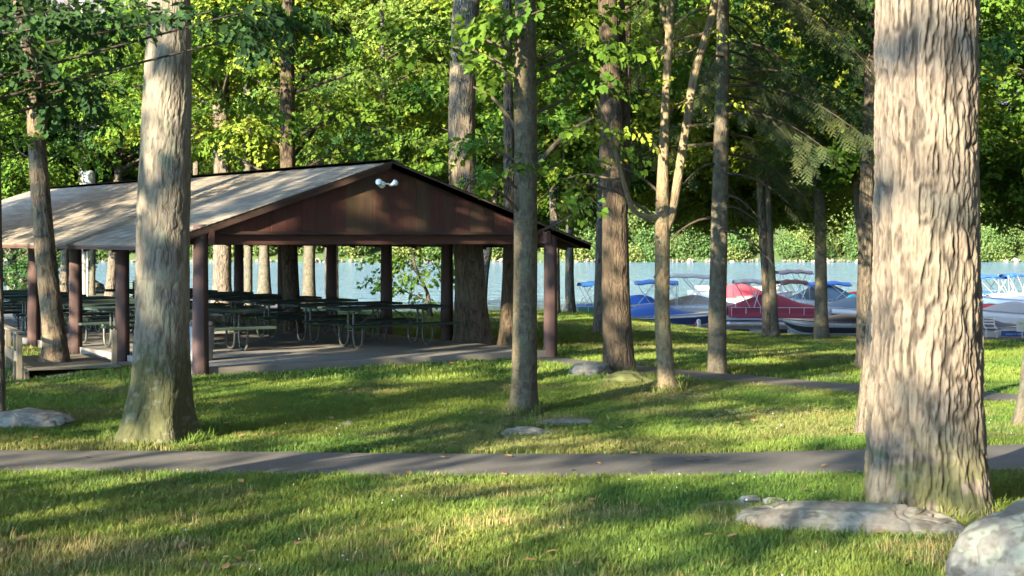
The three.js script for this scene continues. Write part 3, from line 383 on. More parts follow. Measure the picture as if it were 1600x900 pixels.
const M = { post: grain(0.046, 0.024, 0.022), beam: grain(0.075, 0.032, 0.026), boards: [grain(0.074, 0.025, 0.02), grain(0.064, 0.022, 0.018), grain(0.084, 0.03, 0.023), grain(0.068, 0.03, 0.02)], boardOld: [grain(0.07, 0.044, 0.024), grain(0.064, 0.036, 0.022)], fascia: grain(0.04, 0.02, 0.016), concrete: null };
const concreteTex = texture(512, 512, (u, v) => { const a = fbm(u * 5, v * 5, 5, 5, 5), s = vn(u * 200, v * 200, 200, 200), k = 0.17 + 0.1 * (a - 0.5) + 0.04 * (s - 0.5); return [k * 1.02, k * 0.96, k * 0.86]; });
M.concrete = new THREE.MeshStandardMaterial({ map: concreteTex, roughness: 0.9, bumpMap: concreteTex, bumpScale: 0.004 });
const shelter = thing('picnic_shelter', 'long open picnic shelter with dark red gable and weathered shingle roof', 'shelter', SH, SHTURN);
{
  const slab = box(6.86, 0.3, 18.8, 3.45, -0.05, -9.35), u = slab.attributes.uv, p = slab.attributes.position; for (let i = 0; i < p.count; i++) u.setXY(i, p.getX(i) / 2.5, p.getZ(i) / 2.5 + p.getY(i));
  part('floor_slab', slab, M.concrete, shelter);
  for (const [uu, k] of [[-0.02, 0], [WIDE + 0.02, 1]]) posts.forEach((s, i) => {
    const c = i === 0, h = c ? 2.42 : 2.12, g = new THREE.CylinderGeometry(0.118, 0.138, h + 0.35, 18, 8), q = g.attributes.position;
    for (let n = 0; n < q.count; n++) { const a = Math.atan2(q.getZ(n), q.getX(n)), f = 1 + 0.05 * (fbm(a * 1.3 + i * 3 + k * 7, q.getY(n) * 1.5, 2) - 0.5) * 2; q.setX(n, q.getX(n) * f); q.setZ(n, q.getZ(n) * f); }
    g.computeVertexNormals(); part('post', g.translate(uu + (c ? (k ? 0.04 : -0.04) : 0), h / 2 - 0.175, -s + (c ? 0.02 : 0)), M.post, shelter);
  });
  for (const uu of [0.08, WIDE - 0.08]) { const b = box(0.09, 0.24, 18.9, uu, 2.22, -9.3); part('beam', b, M.beam, shelter); }
  posts.forEach((s, i) => part('tie_beam', box(WIDE - 0.26, 0.22, 0.09, WIDE / 2, 2.2, -s - (i ? 0 : 0.12)), M.beam, shelter));
  for (let i = 0; i < 14; i++) { const s = 0.5 + i * 1.38; for (const sg of [0, 1]) { const a = V(sg ? WIDE + OVER - 0.1 : -OVER + 0.1, EAVE - 0.08 + 0.033, -s), b = V(WIDE / 2, roofY(WIDE / 2) - 0.12, -s), L = a.distanceTo(b), g = new THREE.BoxGeometry(L, 0.14, 0.045); g.rotateZ(Math.atan2(b.y - a.y, b.x - a.x)); const c = a.clone().add(b).multiplyScalar(0.5); part('rafter', g.translate(c.x, c.y, c.z), M.beam, shelter); } }
  // gable boards, each cut to the slope
  const R = rng(5), bw = 0.282;
  for (const back of [0, 1]) for (let k = 0; k < 26; k++) {
    const u0 = -0.2 + k * bw + 0.004, u1 = u0 + bw - 0.008, sh = new THREE.Shape(), bot = 2.28 - 0.012 * R(), mid = WIDE / 2;
    sh.moveTo(u0, bot); sh.lineTo(u1, bot); sh.lineTo(u1, roofY(u1) - 0.02); if (u0 < mid && u1 > mid) sh.lineTo(mid, roofY(mid) - 0.02); sh.lineTo(u0, roofY(u0) - 0.02); sh.closePath();
    const g = new THREE.ExtrudeGeometry(sh, { depth: 0.02, bevelEnabled: true, bevelSize: 0.003, bevelThickness: 0.003, bevelSegments: 1 }), q = g.attributes.uv, p = g.attributes.position; for (let i = 0; i < q.count; i++) q.setXY(i, p.getX(i) * 1.2 + k * 0.37, p.getY(i) * 0.6 + k * 0.21);
    const old = k >= 10 && k <= 22 && R() < 0.32; part('board', g.translate(0, 0, back ? -18.66 : -0.03 + 0.006 * R()), old ? M.boardOld[k % 2] : M.boards[Math.floor(R() * 4)], shelter);
  }
  part('gable_trim', box(7.1, 0.05, 0.03, WIDE / 2, 2.285, 0.03), M.fascia, shelter);
  // roof: deck, fascias, then a course of shingles at a time
  const slopeLen = (WIDE / 2 + OVER) * Math.hypot(1, SLOPE), ang = Math.atan(SLOPE), roof = part('roof', merge([0, 1].map((sg) => { const g = new THREE.BoxGeometry(slopeLen, 0.03, LONG + 0.06); g.translate(slopeLen / 2, 0, 0).rotateZ(ang).translate(-OVER, EAVE, 0); if (sg) g.rotateY(Math.PI).translate(WIDE, 0, 0); return g.translate(0, 0.0, sg ? -LONG / 2 + 0.12 : -LONG / 2 + 0.12); })), grain(0.09, 0.06, 0.045), shelter);
  const shTex = texture(1024, 64, (u, v) => { const t = Math.floor(u * 34), h = hash2(t, 5), n = fbm(u * 60, v * 4, 3, 60, 4), s = vn(u * 500, v * 30, 500, 30), k = 0.14 + 0.06 * (h - 0.5) + 0.055 * (n - 0.5) + 0.045 * (s - 0.5), e = (u * 34) % 1 < 0.02 ? 0.6 : 1; return [k * 1.06 * e, k * 0.96 * e, k * 0.82 * e]; });
  const shMats = [0, 1, 2].map((i) => { const m = new THREE.MeshPhysicalMaterial({ map: shTex.clone(), roughness: 1, specularIntensity: 0.15, color: rgb(1 - 0.06 * i, 1 - 0.06 * i, 1 - 0.05 * i) }); m.map.offset.x = i * 0.31; return m; });
  const expo = 0.142, nC = Math.ceil(slopeLen / expo), L = LONG + 0.1, proto = [];
  for (let v = 0; v < 5; v++) {     // a thin wedge with an uneven butt edge
    const pos = [], uv = [], idx = [], n = 64;
    for (let i = 0; i <= n; i++) { const z = -L / 2 + L * i / n, j = (hash2(i + v * 131, 7) - 0.5) * 0.014, lift = 0.003 * hash2(i, v); pos.push(-0.008 + j, 0.0, z, -0.008 + j, 0.013 + lift, z, expo + 0.03, 0.005, z); for (const w of [0, 0.1, 1]) uv.push((z + v * 1.3) / 10, w); if (i < n) { const q = i * 3; idx.push(q, q + 3, q + 1, q + 1, q + 3, q + 4, q + 1, q + 4, q + 2, q + 2, q + 4, q + 5); } }
    proto.push(geoFrom(pos, idx, uv));
  }
  for (const sg of [0, 1]) for (let c = 0; c < nC; c++) { const o = part('shingle_course', proto[(c * 3 + sg) % 5], shMats[(c * 7 + sg) % 3], roof), x = c * expo, g = new THREE.Group(); o.rotation.set(0, 0, ang); o.position.set(-OVER + x * Math.cos(ang), EAVE + x * Math.sin(ang) + 0.017, -LONG / 2 + 0.12); if (sg) { o.rotation.set(0, Math.PI, ang, 'YXZ'); o.position.x = WIDE + OVER - x * Math.cos(ang); } }
  part('ridge_cap', merge([1, -1].map((s) => box(0.16, 0.012, L, 0.075, 0, 0).rotateZ(-ang).scale(s, 1, 1).translate(WIDE / 2, roofY(WIDE / 2) + 0.045, -LONG / 2 + 0.12))), shMats[1], roof);
  for (const sg of [0, 1]) { const g = box(slopeLen, 0.085, 0.03, slopeLen / 2, -0.058, 0).rotateZ(ang).translate(-OVER, EAVE, 0.13); if (sg) g.scale(-1, 1, 1).translate(WIDE, 0, 0); part('rake_board', g, M.fascia, shelter); part('eave_board', box(0.025, 0.05, LONG, sg ? WIDE + OVER - 0.02 : -OVER + 0.02, EAVE - 0.04, -LONG / 2 + 0.1), M.fascia, shelter); }
  part('corner_block', box(0.1, 0.22, 0.16, WIDE + 0.16, 2.42, 0.02, 0.01), M.post, shelter);
}
// twin floodlight on the gable
{
  const p = shel(3.32, -0.005, 3.13), F = thing('floodlight', 'white twin-head floodlight on the gable boards', 'floodlight', p, SHTURN), w = mat(0.8, 0.8, 0.78, 0.4), glass = mat(0.75, 0.76, 0.78, 0.12);
  F.scale.setScalar(0.85); part('mount', merge([new THREE.CylinderGeometry(0.075, 0.075, 0.035, 20).rotateX(Math.PI / 2), new THREE.SphereGeometry(0.055, 14, 10).translate(0, 0.01, 0.05)]), w, F);
  for (const s of [-1, 1]) { part('arm', tube([V(0, 0.01, 0.06), V(s * 0.09, 0.015, 0.1), V(s * 0.13, -0.02, 0.13)], 0.018, 8), w, F); const prof = [[0.001, 0], [0.03, 0], [0.035, 0.05], [0.05, 0.09], [0.068, 0.13], [0.068, 0.145]].map(([a, b]) => new THREE.Vector2(a, b)), h = part('lamp_head', new THREE.LatheGeometry(prof, 20), w, F); h.position.set(s * 0.13, -0.02, 0.12); h.rotation.set(1.0, 0, s * -0.55); part('lens', new THREE.SphereGeometry(0.08, 16, 6, 0, Math.PI * 2, 0, 0.95).translate(0, 0.1, 0), glass, h); }
}
// ---------------------------------------------------------------- picnic tables in two rows
const greenTop = grain(0.015, 0.036, 0.028, 0.7), greenSeat = grain(0.015, 0.036, 0.028, 0.7), pipe = mat(0.055, 0.06, 0.052, 0.5);
function picnicTable(pos, label) {
  const T = thing('picnic_table', label, 'picnic table', pos, SHTURN, 'picnic tables under the shelter');
  for (let k = 0; k < 3; k++) part('top_board', box(2.42, 0.045, 0.243, 0, 0.755, (k - 1) * 0.255, 0.008), greenTop, T);
  for (const s of [-1, 1]) part('bench_board', box(2.42, 0.045, 0.26, 0, 0.445, s * 0.66, 0.008), greenSeat, T);
  for (const e of [-1, 1]) {
    const x = e * 0.78;
    for (const s of [-1, 1]) part('leg', tube([V(x, 0.73, s * 0.1), V(x, 0.5, s * 0.1), V(x, 0.2, s * 0.1), V(x, 0.07, s * 0.15), V(x, 0.03, s * 0.27), V(x, 0.06, s * 0.4), V(x, 0.18, s * 0.45), V(x, 0.34, s * 0.46), V(x, 0.41, s * 0.5), V(x, 0.415, s * 0.76)], 0.024, 8, 40), pipe, T);
    part('top_bracket', box(0.06, 0.04, 0.68, x, 0.712, 0), pipe, T);
    part('cross_bar', rod(V(x, 0.33, -0.1), V(x, 0.33, 0.1), 0.014), pipe, T);
    part('brace', rod(V(x, 0.33, 0), V(e * 0.16, 0.72, 0), 0.014), pipe, T);
  }
}
const nth = ['first', 'second', 'third', 'fourth', 'fifth', 'sixth', 'seventh', 'eighth'];
for (let k = 0; k < 8; k++) { picnicTable(shel(5.0 + 0.1 * Math.sin(k * 3), 2.7 + 1.78 * k, 0.1), nth[k] + ' green picnic table from the gable end, in the row by the lake'); picnicTable(shel(1.25 + 0.12 * Math.cos(k * 2), 3.35 + 1.8 * k, 0.1), nth[k] + ' green picnic table from the gable end, in the row by the eave'); }
{ // trash bin
  const B = thing('trash_bin', 'grey plastic trash bin behind the shelter\'s corner post', 'trash bin', shel(0.62, 1.5, 0.1)), grey = mat(0.17, 0.18, 0.185, 0.55), dk = mat(0.06, 0.065, 0.07, 0.6);
  part('body', new THREE.LatheGeometry([[0.001, 0], [0.19, 0], [0.225, 0.56], [0.225, 0.6]].map(([a, b]) => new THREE.Vector2(a, b)), 24), grey, B); part('rim', new THREE.TorusGeometry(0.23, 0.02, 8, 28).rotateX(Math.PI / 2).translate(0, 0.61, 0), dk, B); part('lid', new THREE.LatheGeometry([[0.24, 0.61], [0.23, 0.65], [0.1, 0.7], [0.001, 0.71]].map(([a, b]) => new THREE.Vector2(a, b)), 24), dk, B); for (const s of [-1, 1]) part('handle', tube([V(s * 0.22, 0.5, -0.07), V(s * 0.27, 0.52, -0.03), V(s * 0.27, 0.52, 0.03), V(s * 0.22, 0.5, 0.07)], 0.013), dk, B);
}
// footbridge rail and deck at the left edge
{
  const a = onGround(25, 596), b = onGround(61, 604), wood = grain(0.085, 0.075, 0.055), dirn = b.clone().sub(a).setY(0).normalize(), B = thing('footbridge', 'small weathered wooden footbridge with a plain rail at the left edge', 'footbridge', V(a.x, -0.1, a.z), Math.atan2(-dirn.z, dirn.x));
  const L = 0.42;
  for (const x of [-2.1, -1.05, 0, L]) part('post', box(0.085, 1.0, 0.085, x, 0.22, 0, 0.006), wood, B);
  part('top_rail', box(3.0, 0.035, 0.14, -0.92, 0.74, 0, 0.006).applyMatrix4(new THREE.Matrix4()), grain(0.11, 0.09, 0.07), B);
  part('mid_rail', box(2.8, 0.17, 0.04, -0.95, 0.34, 0.03, 0.005), wood, B);
  part('side_beam', box(3.0, 0.26, 0.07, -0.9, -0.02, -0.1, 0.005), grain(0.06, 0.045, 0.035), B);
  for (let k = 0; k < 20; k++) part('deck_plank', box(0.135, 0.04, 1.5, -2.32 + k * 0.145, 0.13, -0.88, 0.004), wood, B);
  part('post', box(0.085, 1.0, 0.085, 0, 0.22, -1.62, 0.006), wood, B);
}
// utility pole, its gear and the cables
{
  const d = 62, p = GP(130, d), P = thing('utility_pole', 'grey utility pole with pale equipment behind the roof\'s far end', 'utility pole', p), g1 = grain(0.26, 0.25, 0.23), g2 = mat(0.3, 0.32, 0.33, 0.5);
  part('pole', new THREE.CylinderGeometry(0.14, 0.2, 12, 16).translate(0, 6, 0), g1, P);
  part('transformer', merge([new THREE.CylinderGeometry(0.26, 0.26, 0.9, 18).translate(0.3, 4.6, 0.3), new THREE.CylinderGeometry(0.1, 0.26, 0.1, 18).translate(0.3, 5.1, 0.3)]), g2, P);
  part('conduit', rod(V(0.22, 0, 0.16), V(0.22, 6.6, 0.12), 0.045, 8), g1, P); part('meter_box', box(0.4, 0.6, 0.25, 0.05, 2.2, 0.28, 0.02), g2, P); part('cross_arm', box(2.0, 0.1, 0.12, 0.5, 6.9, 0.05), g1, P);
  for (let k = 0; k < 3; k++) part('insulator', new THREE.CylinderGeometry(0.05, 0.07, 0.2, 10).translate(-0.3 + k * 0.8, 7.05, 0.05), g2, P);
  const cable = mat(0.5, 0.5, 0.5, 0.5);
  for (const [rows, label] of [[[[130, 175], [520, 196], [743, 211], [1100, 214], [1530, 205], [1700, 198]], 'upper pale overhead cable crossing behind the trees'], [[[130, 190], [523, 220], [757, 245], [1100, 254], [1530, 247], [1700, 241]], 'lower pale overhead cable crossing behind the trees']]) { const pts = rows.map(([px, py]) => V((px - 800) / FOC * 58, EYE - (py - HORIZON) / FOC * 58, -58)); pts[0].z = -62; top('overhead_cable', tube(pts, 0.022, 6, 60), cable, label, 'cable', 'overhead cables'); }
}
// slatted bin and chair beyond the shelter
{
  const p = GP(201, 60), B = thing('slatted_bin', 'dark green slatted bin by the water beyond the lot', 'bin', p), g = mat(0.02, 0.06, 0.05, 0.6); for (let k = 0; k < 7; k++) part('slat', box(0.42, 0.06, 0.4, 0, 0.1 + k * 0.085, 0, 0.01), g, B); part('lid', box(0.46, 0.05, 0.44, 0, 0.71, 0, 0.015), g, B); part('core', box(0.36, 0.62, 0.34, 0, 0.36, 0), mat(0.02, 0.02, 0.02, 0.9), B);
  const q = GP(555, 58), C = thing('metal_bench', 'small pale metal bench facing the lake', 'bench', q, 0.1), w = mat(0.3, 0.32, 0.33, 0.5); for (let k = 0; k < 4; k++) part('seat_slat', box(0.5, 0.02, 0.08, 0, 0.4, -0.15 + k * 0.1), w, C); for (let k = 0; k < 3; k++) part('back_slat', box(0.5, 0.06, 0.02, 0, 0.5 + k * 0.09, 0.2), w, C); for (const s of [-1, 1]) part('frame', merge([rod(V(s * 0.25, 0, -0.18), V(s * 0.25, 0.4, -0.18), 0.018), rod(V(s * 0.25, 0, 0.2), V(s * 0.25, 0.78, 0.2), 0.018), rod(V(s * 0.25, 0.55, -0.18), V(s * 0.25, 0.55, 0.2), 0.018)]), w, C);
}
// ---------------------------------------------------------------- boats
const B = { white: mat(0.55, 0.55, 0.54, 0.3), silver: mat(0.36, 0.38, 0.39, 0.35, { metalness: 0.4 }), navy: mat(0.012, 0.03, 0.1, 0.35), blue: mat(0.015, 0.09, 0.34, 0.75), royal: mat(0.01, 0.13, 0.42, 0.7), maroon: mat(0.15, 0.011, 0.028, 0.8), red: mat(0.36, 0.015, 0.03, 0.75), pink: mat(0.36, 0.04, 0.06, 0.8), grey: mat(0.3, 0.31, 0.32, 0.85), taupe: mat(0.27, 0.25, 0.22, 0.85), charcoal: mat(0.045, 0.05, 0.058, 0.8), black: mat(0.012, 0.012, 0.014, 0.4), slate: mat(0.09, 0.12, 0.15, 0.8), glass: new THREE.MeshPhysicalMaterial({ color: rgb(0.6, 0.65, 0.68), roughness: 0.05, transmission: 1, thickness: 0 }), teal: mat(0.01, 0.12, 0.1, 0.5), orange: mat(0.6, 0.12, 0.03, 0.6), motor: mat(0.07, 0.1, 0.13, 0.35), motorGrey: mat(0.3, 0.33, 0.36, 0.35), cyan: mat(0.01, 0.4, 0.42, 0.5) };
// a hull between stations from stern (x = 0) to bow (x = L); y0, y1: lower and upper share of the side that this piece covers
function hullStrip(L, W, H, v0, v1, off = 0, closed = false) {
  const n = 22, pos = [], idx = [], uv = [], half = (t) => W / 2 * (t < 0.45 ? lerp(0.9, 1, t / 0.45) : Math.pow(Math.max(0, 1 - Math.pow((t - 0.45) / 0.55, 2.3)), 0.62)), sheer = (t) => H * (0.92 + 0.26 * t * t), keel = (t) => t > 0.8 ? H * 0.75 * Math.pow((t - 0.8) / 0.2, 2) - 0.15 : -0.15, rows = 5;
  for (let i = 0; i <= n; i++) { const t = i / n; for (const s of [-1, 1]) for (let k = 0; k < rows; k++) { const v = lerp(v0, v1, k / (rows - 1)), fl = 0.72 + 0.28 * Math.pow(v, 0.7), rake = t > 0.55 ? 0.32 * (v - 0.5) * Math.pow((t - 0.55) / 0.45, 1.5) : 0; pos.push(t * L + rake, lerp(keel(t), sheer(t), v), s * (half(t) * fl + off)); uv.push(t, v); } }
  const R = rows * 2; for (let i = 0; i < n; i++) for (let s = 0; s < 2; s++) for (let k = 0; k < rows - 1; k++) { const a = i * R + s * rows + k, b = a + R; if (s) idx.push(a, b, a + 1, a + 1, b, b + 1); else idx.push(a, a + 1, b, a + 1, b + 1, b); }
  if (closed) { for (let i = 0; i < n; i++) { const a = i * R + rows - 1, b = a + R; idx.push(a, a + rows, b, b, a + rows, b + rows); } for (let k = 0; k < rows - 1; k++) idx.push(k, k + rows, k + 1, k + 1, k + rows, k + rows + 1); for (let i = 0; i < n; i++) { const a = i * R, b = a + R; idx.push(a, b, a + rows, b, b + rows, a + rows); } }
  return geoFrom(pos, idx, uv);
}
function tarp(L, W, x0, x1, y, peak, px = 0.5, seed = 1, skirt = 0.15, bow = false) {  // a fabric cover with a hump and soft folds
  const n = 26, m = 12, pos = [], idx = [], uv = [];
  for (let i = 0; i <= n; i++) for (let j = 0; j <= m; j++) {
    const t = i / n, s = j / m * 2 - 1, e = Math.pow(Math.max(0, 1 - s * s * s * s), 0.5), ridge = Math.exp(-Math.pow((t - px) / 0.28, 2)), ends = sstep(0, 0.1, t) * sstep(1, 0.86, t), w = W / 2 * (bow ? Math.pow(Math.max(0.02, 1 - Math.pow(t, 3)), 0.6) : 1) * (0.96 + 0.04 * ends);
    pos.push(lerp(x0, x1, t), y - skirt * (1 - e) + e * (0.07 + peak * ridge) * (0.3 + 0.7 * ends) * (1 - 0.35 * s * s) + 0.03 * (fbm(t * 9 + seed, s * 3 + seed, 3) - 0.5), s * w); uv.push(t, s);
    if (i < n && j < m) { const q = i * (m + 1) + j; idx.push(q, q + 1, q + m + 1, q + 1, q + m + 2, q + m + 1); }
  }
  return geoFrom(pos, idx, uv);
}
function bimini(T, x0, x1, W, yBase, yTop, m, folded) {
  const n = 14, pos = [], idx = [], uv = []; 
  for (const [dy, fl] of [[0, 0], [-0.07, 1]]) for (let i = 0; i <= n; i++) for (let j = 0; j <= 8; j++) { const t = i / n, s = j / 8 * 2 - 1; pos.push(lerp(x0, x1, t), yTop + dy * (0.3 + 0.7 * (Math.abs(s) > 0.9 || t < 0.05 || t > 0.95 ? 1 : 0.3)) + (folded ? 0.1 : 0.16) * (1 - s * s) * 1 - 0.1 * Math.pow(2 * t - 1, 2) + 0.025 * Math.cos(t * 18.8), s * W / 2); uv.push(t, s); }
  const C = (n + 1) * 9; for (let i = 0; i < n; i++) for (let j = 0; j < 8; j++) { const a = i * 9 + j; idx.push(a, a + 1, a + 9, a + 1, a + 10, a + 9, a + C, a + C + 9, a + C + 1, a + C + 1, a + C + 9, a + C + 10); }
  const f = part('bimini_canopy', geoFrom(pos, idx, uv), m, T), xm = (x0 + x1) / 2;
  for (const s of [-1, 1]) for (const [a, b] of [[xm - 0.3, x0 + 0.05], [xm - 0.1, x1 - 0.05], [x0 + 0.1, xm], [x1 - 0.1, x1 - 0.02]]) part('bimini_pole', rod(V(a, yBase, s * W * 0.48), V(b, yTop, s * W * 0.47), 0.022, 5), B.silver, T);
}
function outboard(T, x, y, m, dir = -1) {
  const o = part('outboard_motor', merge([new THREE.CapsuleGeometry(0.21, 0.34, 6, 14).scale(1, 1, 0.85).rotateZ(0.12).translate(x + dir * 0.28, y + 0.42, 0), box(0.2, 0.6, 0.14, x + dir * 0.24, y - 0.15, 0, 0.04)]), m, T);
  part('cowling_band', new THREE.CylinderGeometry(0.2, 0.2, 0.035, 16).scale(1.08, 1, 0.92).translate(x + dir * 0.28, y + 0.28, 0), B.silver, o);
}
const MOORED = 'boats moored by the near shore';
function boatGroup(name, label, px, d, turn, lift = 0) { return thing(name, label, 'boat', V((px - 800) / FOC * d * 0.955, WATER + lift, -d * 0.955), turn, MOORED); }
function runabout(label, px, d, turn, o = {}) {          // turn 0: bow to the right; the middle of the boat stands at px
  const T = boatGroup('motor_boat', label, px, d, turn, o.lift), L = o.L ?? 5.6, W = o.W ?? 2.1, H = o.H ?? 0.85, c = new THREE.Group();
  const mv = (g) => g.translate(-L / 2, 0, 0);
  part('hull', mv(hullStrip(L, W, H, 0, 1, 0, true)), o.hull ?? B.white, T);
  if (o.stripe) part('stripe', mv(hullStrip(L, W, H, o.s0 ?? 0.55, o.s1 ?? 0.82, 0.006)), o.stripe, T);
  part('rub_rail', mv(hullStrip(L, W, H, 0.95, 1.0, 0.02)), o.rail ?? B.silver, T);
  if (o.cover) part('cover', mv(tarp(L, W * 0.98, 0.02, L * (o.coverTo ?? 0.97), H * 0.97, o.peak ?? 0.5, o.peakAt ?? 0.42, px, 0.12, true)), o.cover, T);
  else { part('windshield', mv(merge([-1, 1].map((s) => box(0.7, 0.4, 0.02, L * 0.55, H + 0.2, s * W * 0.36).rotateX(0)).concat([box(0.02, 0.42, W * 0.72, L * 0.55 + 0.35, H + 0.2, 0)]))), B.glass, T); part('seat', mv(merge([box(0.5, 0.45, W * 0.7, L * 0.3, H + 0.1, 0, 0.06), box(0.6, 0.3, W * 0.75, L * 0.12, H + 0.05, 0, 0.08)])), o.seat ?? B.white, T); }
  if (o.bimini) bimini(T, -L * 0.28, L * 0.18, W * 0.95, H, o.biminiY ?? 2.2, o.bimini);
  if (o.motor) outboard(T, -L / 2, H * 0.5, o.motor);
  return T;
}
function pontoon(label, px, d, turn, o = {}) {
  const T = boatGroup('pontoon_boat', label, px, d, turn), L = o.L ?? 6, W = 2.4;
  for (const s of [-1, 1]) part('pontoon', merge([new THREE.CylinderGeometry(0.3, 0.3, L * 0.9, 18).rotateZ(Math.PI / 2).translate(-0.1, 0.12, s * 0.85), new THREE.ConeGeometry(0.3, 0.6, 18).rotateZ(-Math.PI / 2).translate(L * 0.45 + 0.2, 0.16, s * 0.85)]), B.silver, T);
  part('deck', box(L, 0.12, W, 0, 0.47, 0, 0.02), o.deck ?? B.silver, T);
  for (const s of [-1, 1]) { part('side_panel', box(L * 0.86, 0.5, 0.03, -0.1, 0.82, s * (W / 2 - 0.05)), o.panel ?? B.white, T); part('top_rail', rod(V(-L * 0.45, 1.12, s * (W / 2 - 0.05)), V(L * 0.42, 1.12, s * (W / 2 - 0.05)), 0.022), B.silver, T); for (let k = 0; k < 7; k++) part('rail_post', rod(V(-L * 0.44 + k * L * 0.143, 0.5, s * (W / 2 - 0.03)), V(-L * 0.44 + k * L * 0.143, 1.12, s * (W / 2 - 0.03)), 0.02), B.silver, T); }
  if (o.cover) part('cover', tarp(L, W + 0.1, -L * 0.47, L * 0.45, 1.12, o.peak ?? 0.75, o.peakAt ?? 0.5, px, o.skirt ?? 0.45), o.cover, T);
  if (o.bimini) bimini(T, o.b0 ?? -L * 0.3, o.b1 ?? L * 0.15, W * 0.95, 1.1, o.biminiY ?? 2.5, o.bimini);
  outboard(T, -L / 2, 0.35, o.motor ?? B.motor);
  part('ladder', merge([-1, 1].map((s) => tube([V(-L / 2 + 0.2, 0.5, 0.6 + s * 0.2), V(-L / 2 + 0.2, 1.2, 0.6 + s * 0.2), V(-L / 2 - 0.1, 1.25, 0.6 + s * 0.2), V(-L / 2 - 0.15, 0.5, 0.6 + s * 0.2)], 0.02, 6))), B.silver, T);
  return T;
}
const PI = Math.PI;
pontoon('small pontoon boat with teal sides and a raised blue canopy, leftmost boat', 948, 93, 0.1, { L: 4.2, panel: B.teal, bimini: B.royal, b0: -1.6, b1: 0.4, biminiY: 2.35, motor: B.motorGrey });
runabout('small white runabout in front of the teal pontoon boat', 925, 88, 0.15, { L: 2.8, W: 1.3, H: 0.55, motor: B.motorGrey });
runabout('white cuddy boat with blue cover under a slim blue canopy', 965, 93, -0.06, { L: 5.4, H: 1.15, cover: B.blue, peak: 0.55, peakAt: 0.75, bimini: B.royal, biminiY: 2.45 }).children.forEach((c) => { if (/bimini/.test(c.name)) c.position.x = 2.5; });
runabout('white boat with navy stripe and bright blue cover behind the fence posts', 1050, 86, -0.04, { L: 5.2, H: 0.95, stripe: B.navy, cover: B.blue, peak: 0.5, peakAt: 0.3, s0: 0.5, s1: 0.85 });
pontoon('pontoon boat with wide grey canopy and taupe cover', 1082, 95, PI, { L: 5.2, cover: B.taupe, peak: 0.45, bimini: B.grey, b0: -1.0, b1: 2.2, biminiY: 2.75, motor: B.motor });
pontoon('pontoon boat under a peaked maroon cover', 1207, 91, PI - 0.1, { L: 5.6, panel: B.maroon, cover: B.maroon, peak: 0.7, peakAt: 0.55, skirt: 0.55, bimini: B.grey, b0: 0.6, b1: 2.2, biminiY: 2.55, motor: B.motorGrey });
runabout('boat with a faded pink-red peaked cover behind the maroon one', 1178, 106, 0.3, { L: 5.5, H: 1.3, cover: B.pink, peak: 0.7, peakAt: 0.3 });
runabout('white cruiser half hidden between the hemlock and the maroon cover', 1150, 112, 0.2, { L: 6.5, H: 1.5 });
pontoon('boat with the tallest navy canopy', 1238, 102, PI, { L: 5.4, bimini: B.navy, b0: -1.2, b1: 1.0, biminiY: 2.85, panel: B.white });
pontoon('boat with a dark maroon folded canopy and white frame', 1236, 97, PI, { L: 5, bimini: mat(0.06, 0.015, 0.02, 0.8), b0: -0.9, b1: 0.8, biminiY: 2.35, panel: B.silver });
runabout('blue boat under a grey cover with a bright blue canopy', 1285, 99, PI, { L: 5.8, H: 1.2, hull: B.navy, stripe: B.white, s0: 0.7, s1: 0.95, cover: B.slate, peak: 1.0, peakAt: 0.5, bimini: B.royal, biminiY: 2.2 });
runabout('white and navy boat under a slate cover left of the massive oak', 1322, 93, PI - 0.1, { L: 5.2, H: 1.0, stripe: B.navy, s0: 0.25, s1: 0.7, cover: B.slate, peak: 0.55 });
runabout('white boat with red and navy tops beyond the cyan tube', 1335, 104, PI, { L: 5.2, H: 1.25, cover: B.red, peak: 0.3, stripe: B.blue });
{ const T = runabout('black covered silver ski boat raised on a lift', 1300, 80, PI + 0.05, { L: 4.8, W: 2.0, H: 0.62, lift: 0.28, hull: B.silver, stripe: B.black, s0: 0.25, s1: 0.62, cover: B.black, peak: 0.28, peakAt: 0.35, rail: B.black });
  const Lf = thing('boat_lift', 'steel boat lift under the black covered ski boat', 'boat lift', V((1300 - 800) / FOC * 80, WATER, -80), 0.05); for (const x of [-1.3, 1.3]) { part('cradle', box(0.12, 0.1, 2.2, x, 0.12, 0), B.silver, Lf); for (const s of [-1, 1]) part('leg', rod(V(x + 0.1, -0.9, s * 1.0), V(x, 0.12, s * 0.8), 0.035), B.silver, Lf); } part('side_rail', box(3.4, 0.1, 0.1, 0, 0.02, 1.05), B.silver, Lf); part('side_rail', box(3.4, 0.1, 0.1, 0, 0.02, -1.05), B.silver, Lf); }
// right of the massive oak
pontoon('boat with a flat blue canopy just right of the massive oak', 1532, 112, PI, { L: 5, bimini: B.blue, b0: -1.6, b1: 0.6, biminiY: 2.3, cover: B.blue, peak: 0.1 });
pontoon('boat with a crumpled blue canopy on white poles', 1592, 110, PI, { L: 5, bimini: B.blue, b0: -0.2, b1: 1.1, biminiY: 2.45, cover: B.taupe, peak: 0.1 });
runabout('white boat with a thin red cover, half behind the massive oak', 1530, 102, 0, { L: 4.6, H: 1.1, cover: B.red, peak: 0.3 });
runabout('white open boat behind the bright red cover', 1600, 100, PI, { L: 6, H: 1.2, cover: B.white, peak: 0.2 });
runabout('boat under a bright red cover', 1550, 90, 0, { L: 4.2, H: 1.0, cover: B.red, peak: 0.3, peakAt: 0.5, stripe: B.charcoal });
runabout('boat under a pale grey peaked cover at the picture\'s edge', 1598, 84, PI, { L: 5.5, H: 1.15, cover: B.grey, peak: 0.5, peakAt: 0.6 });
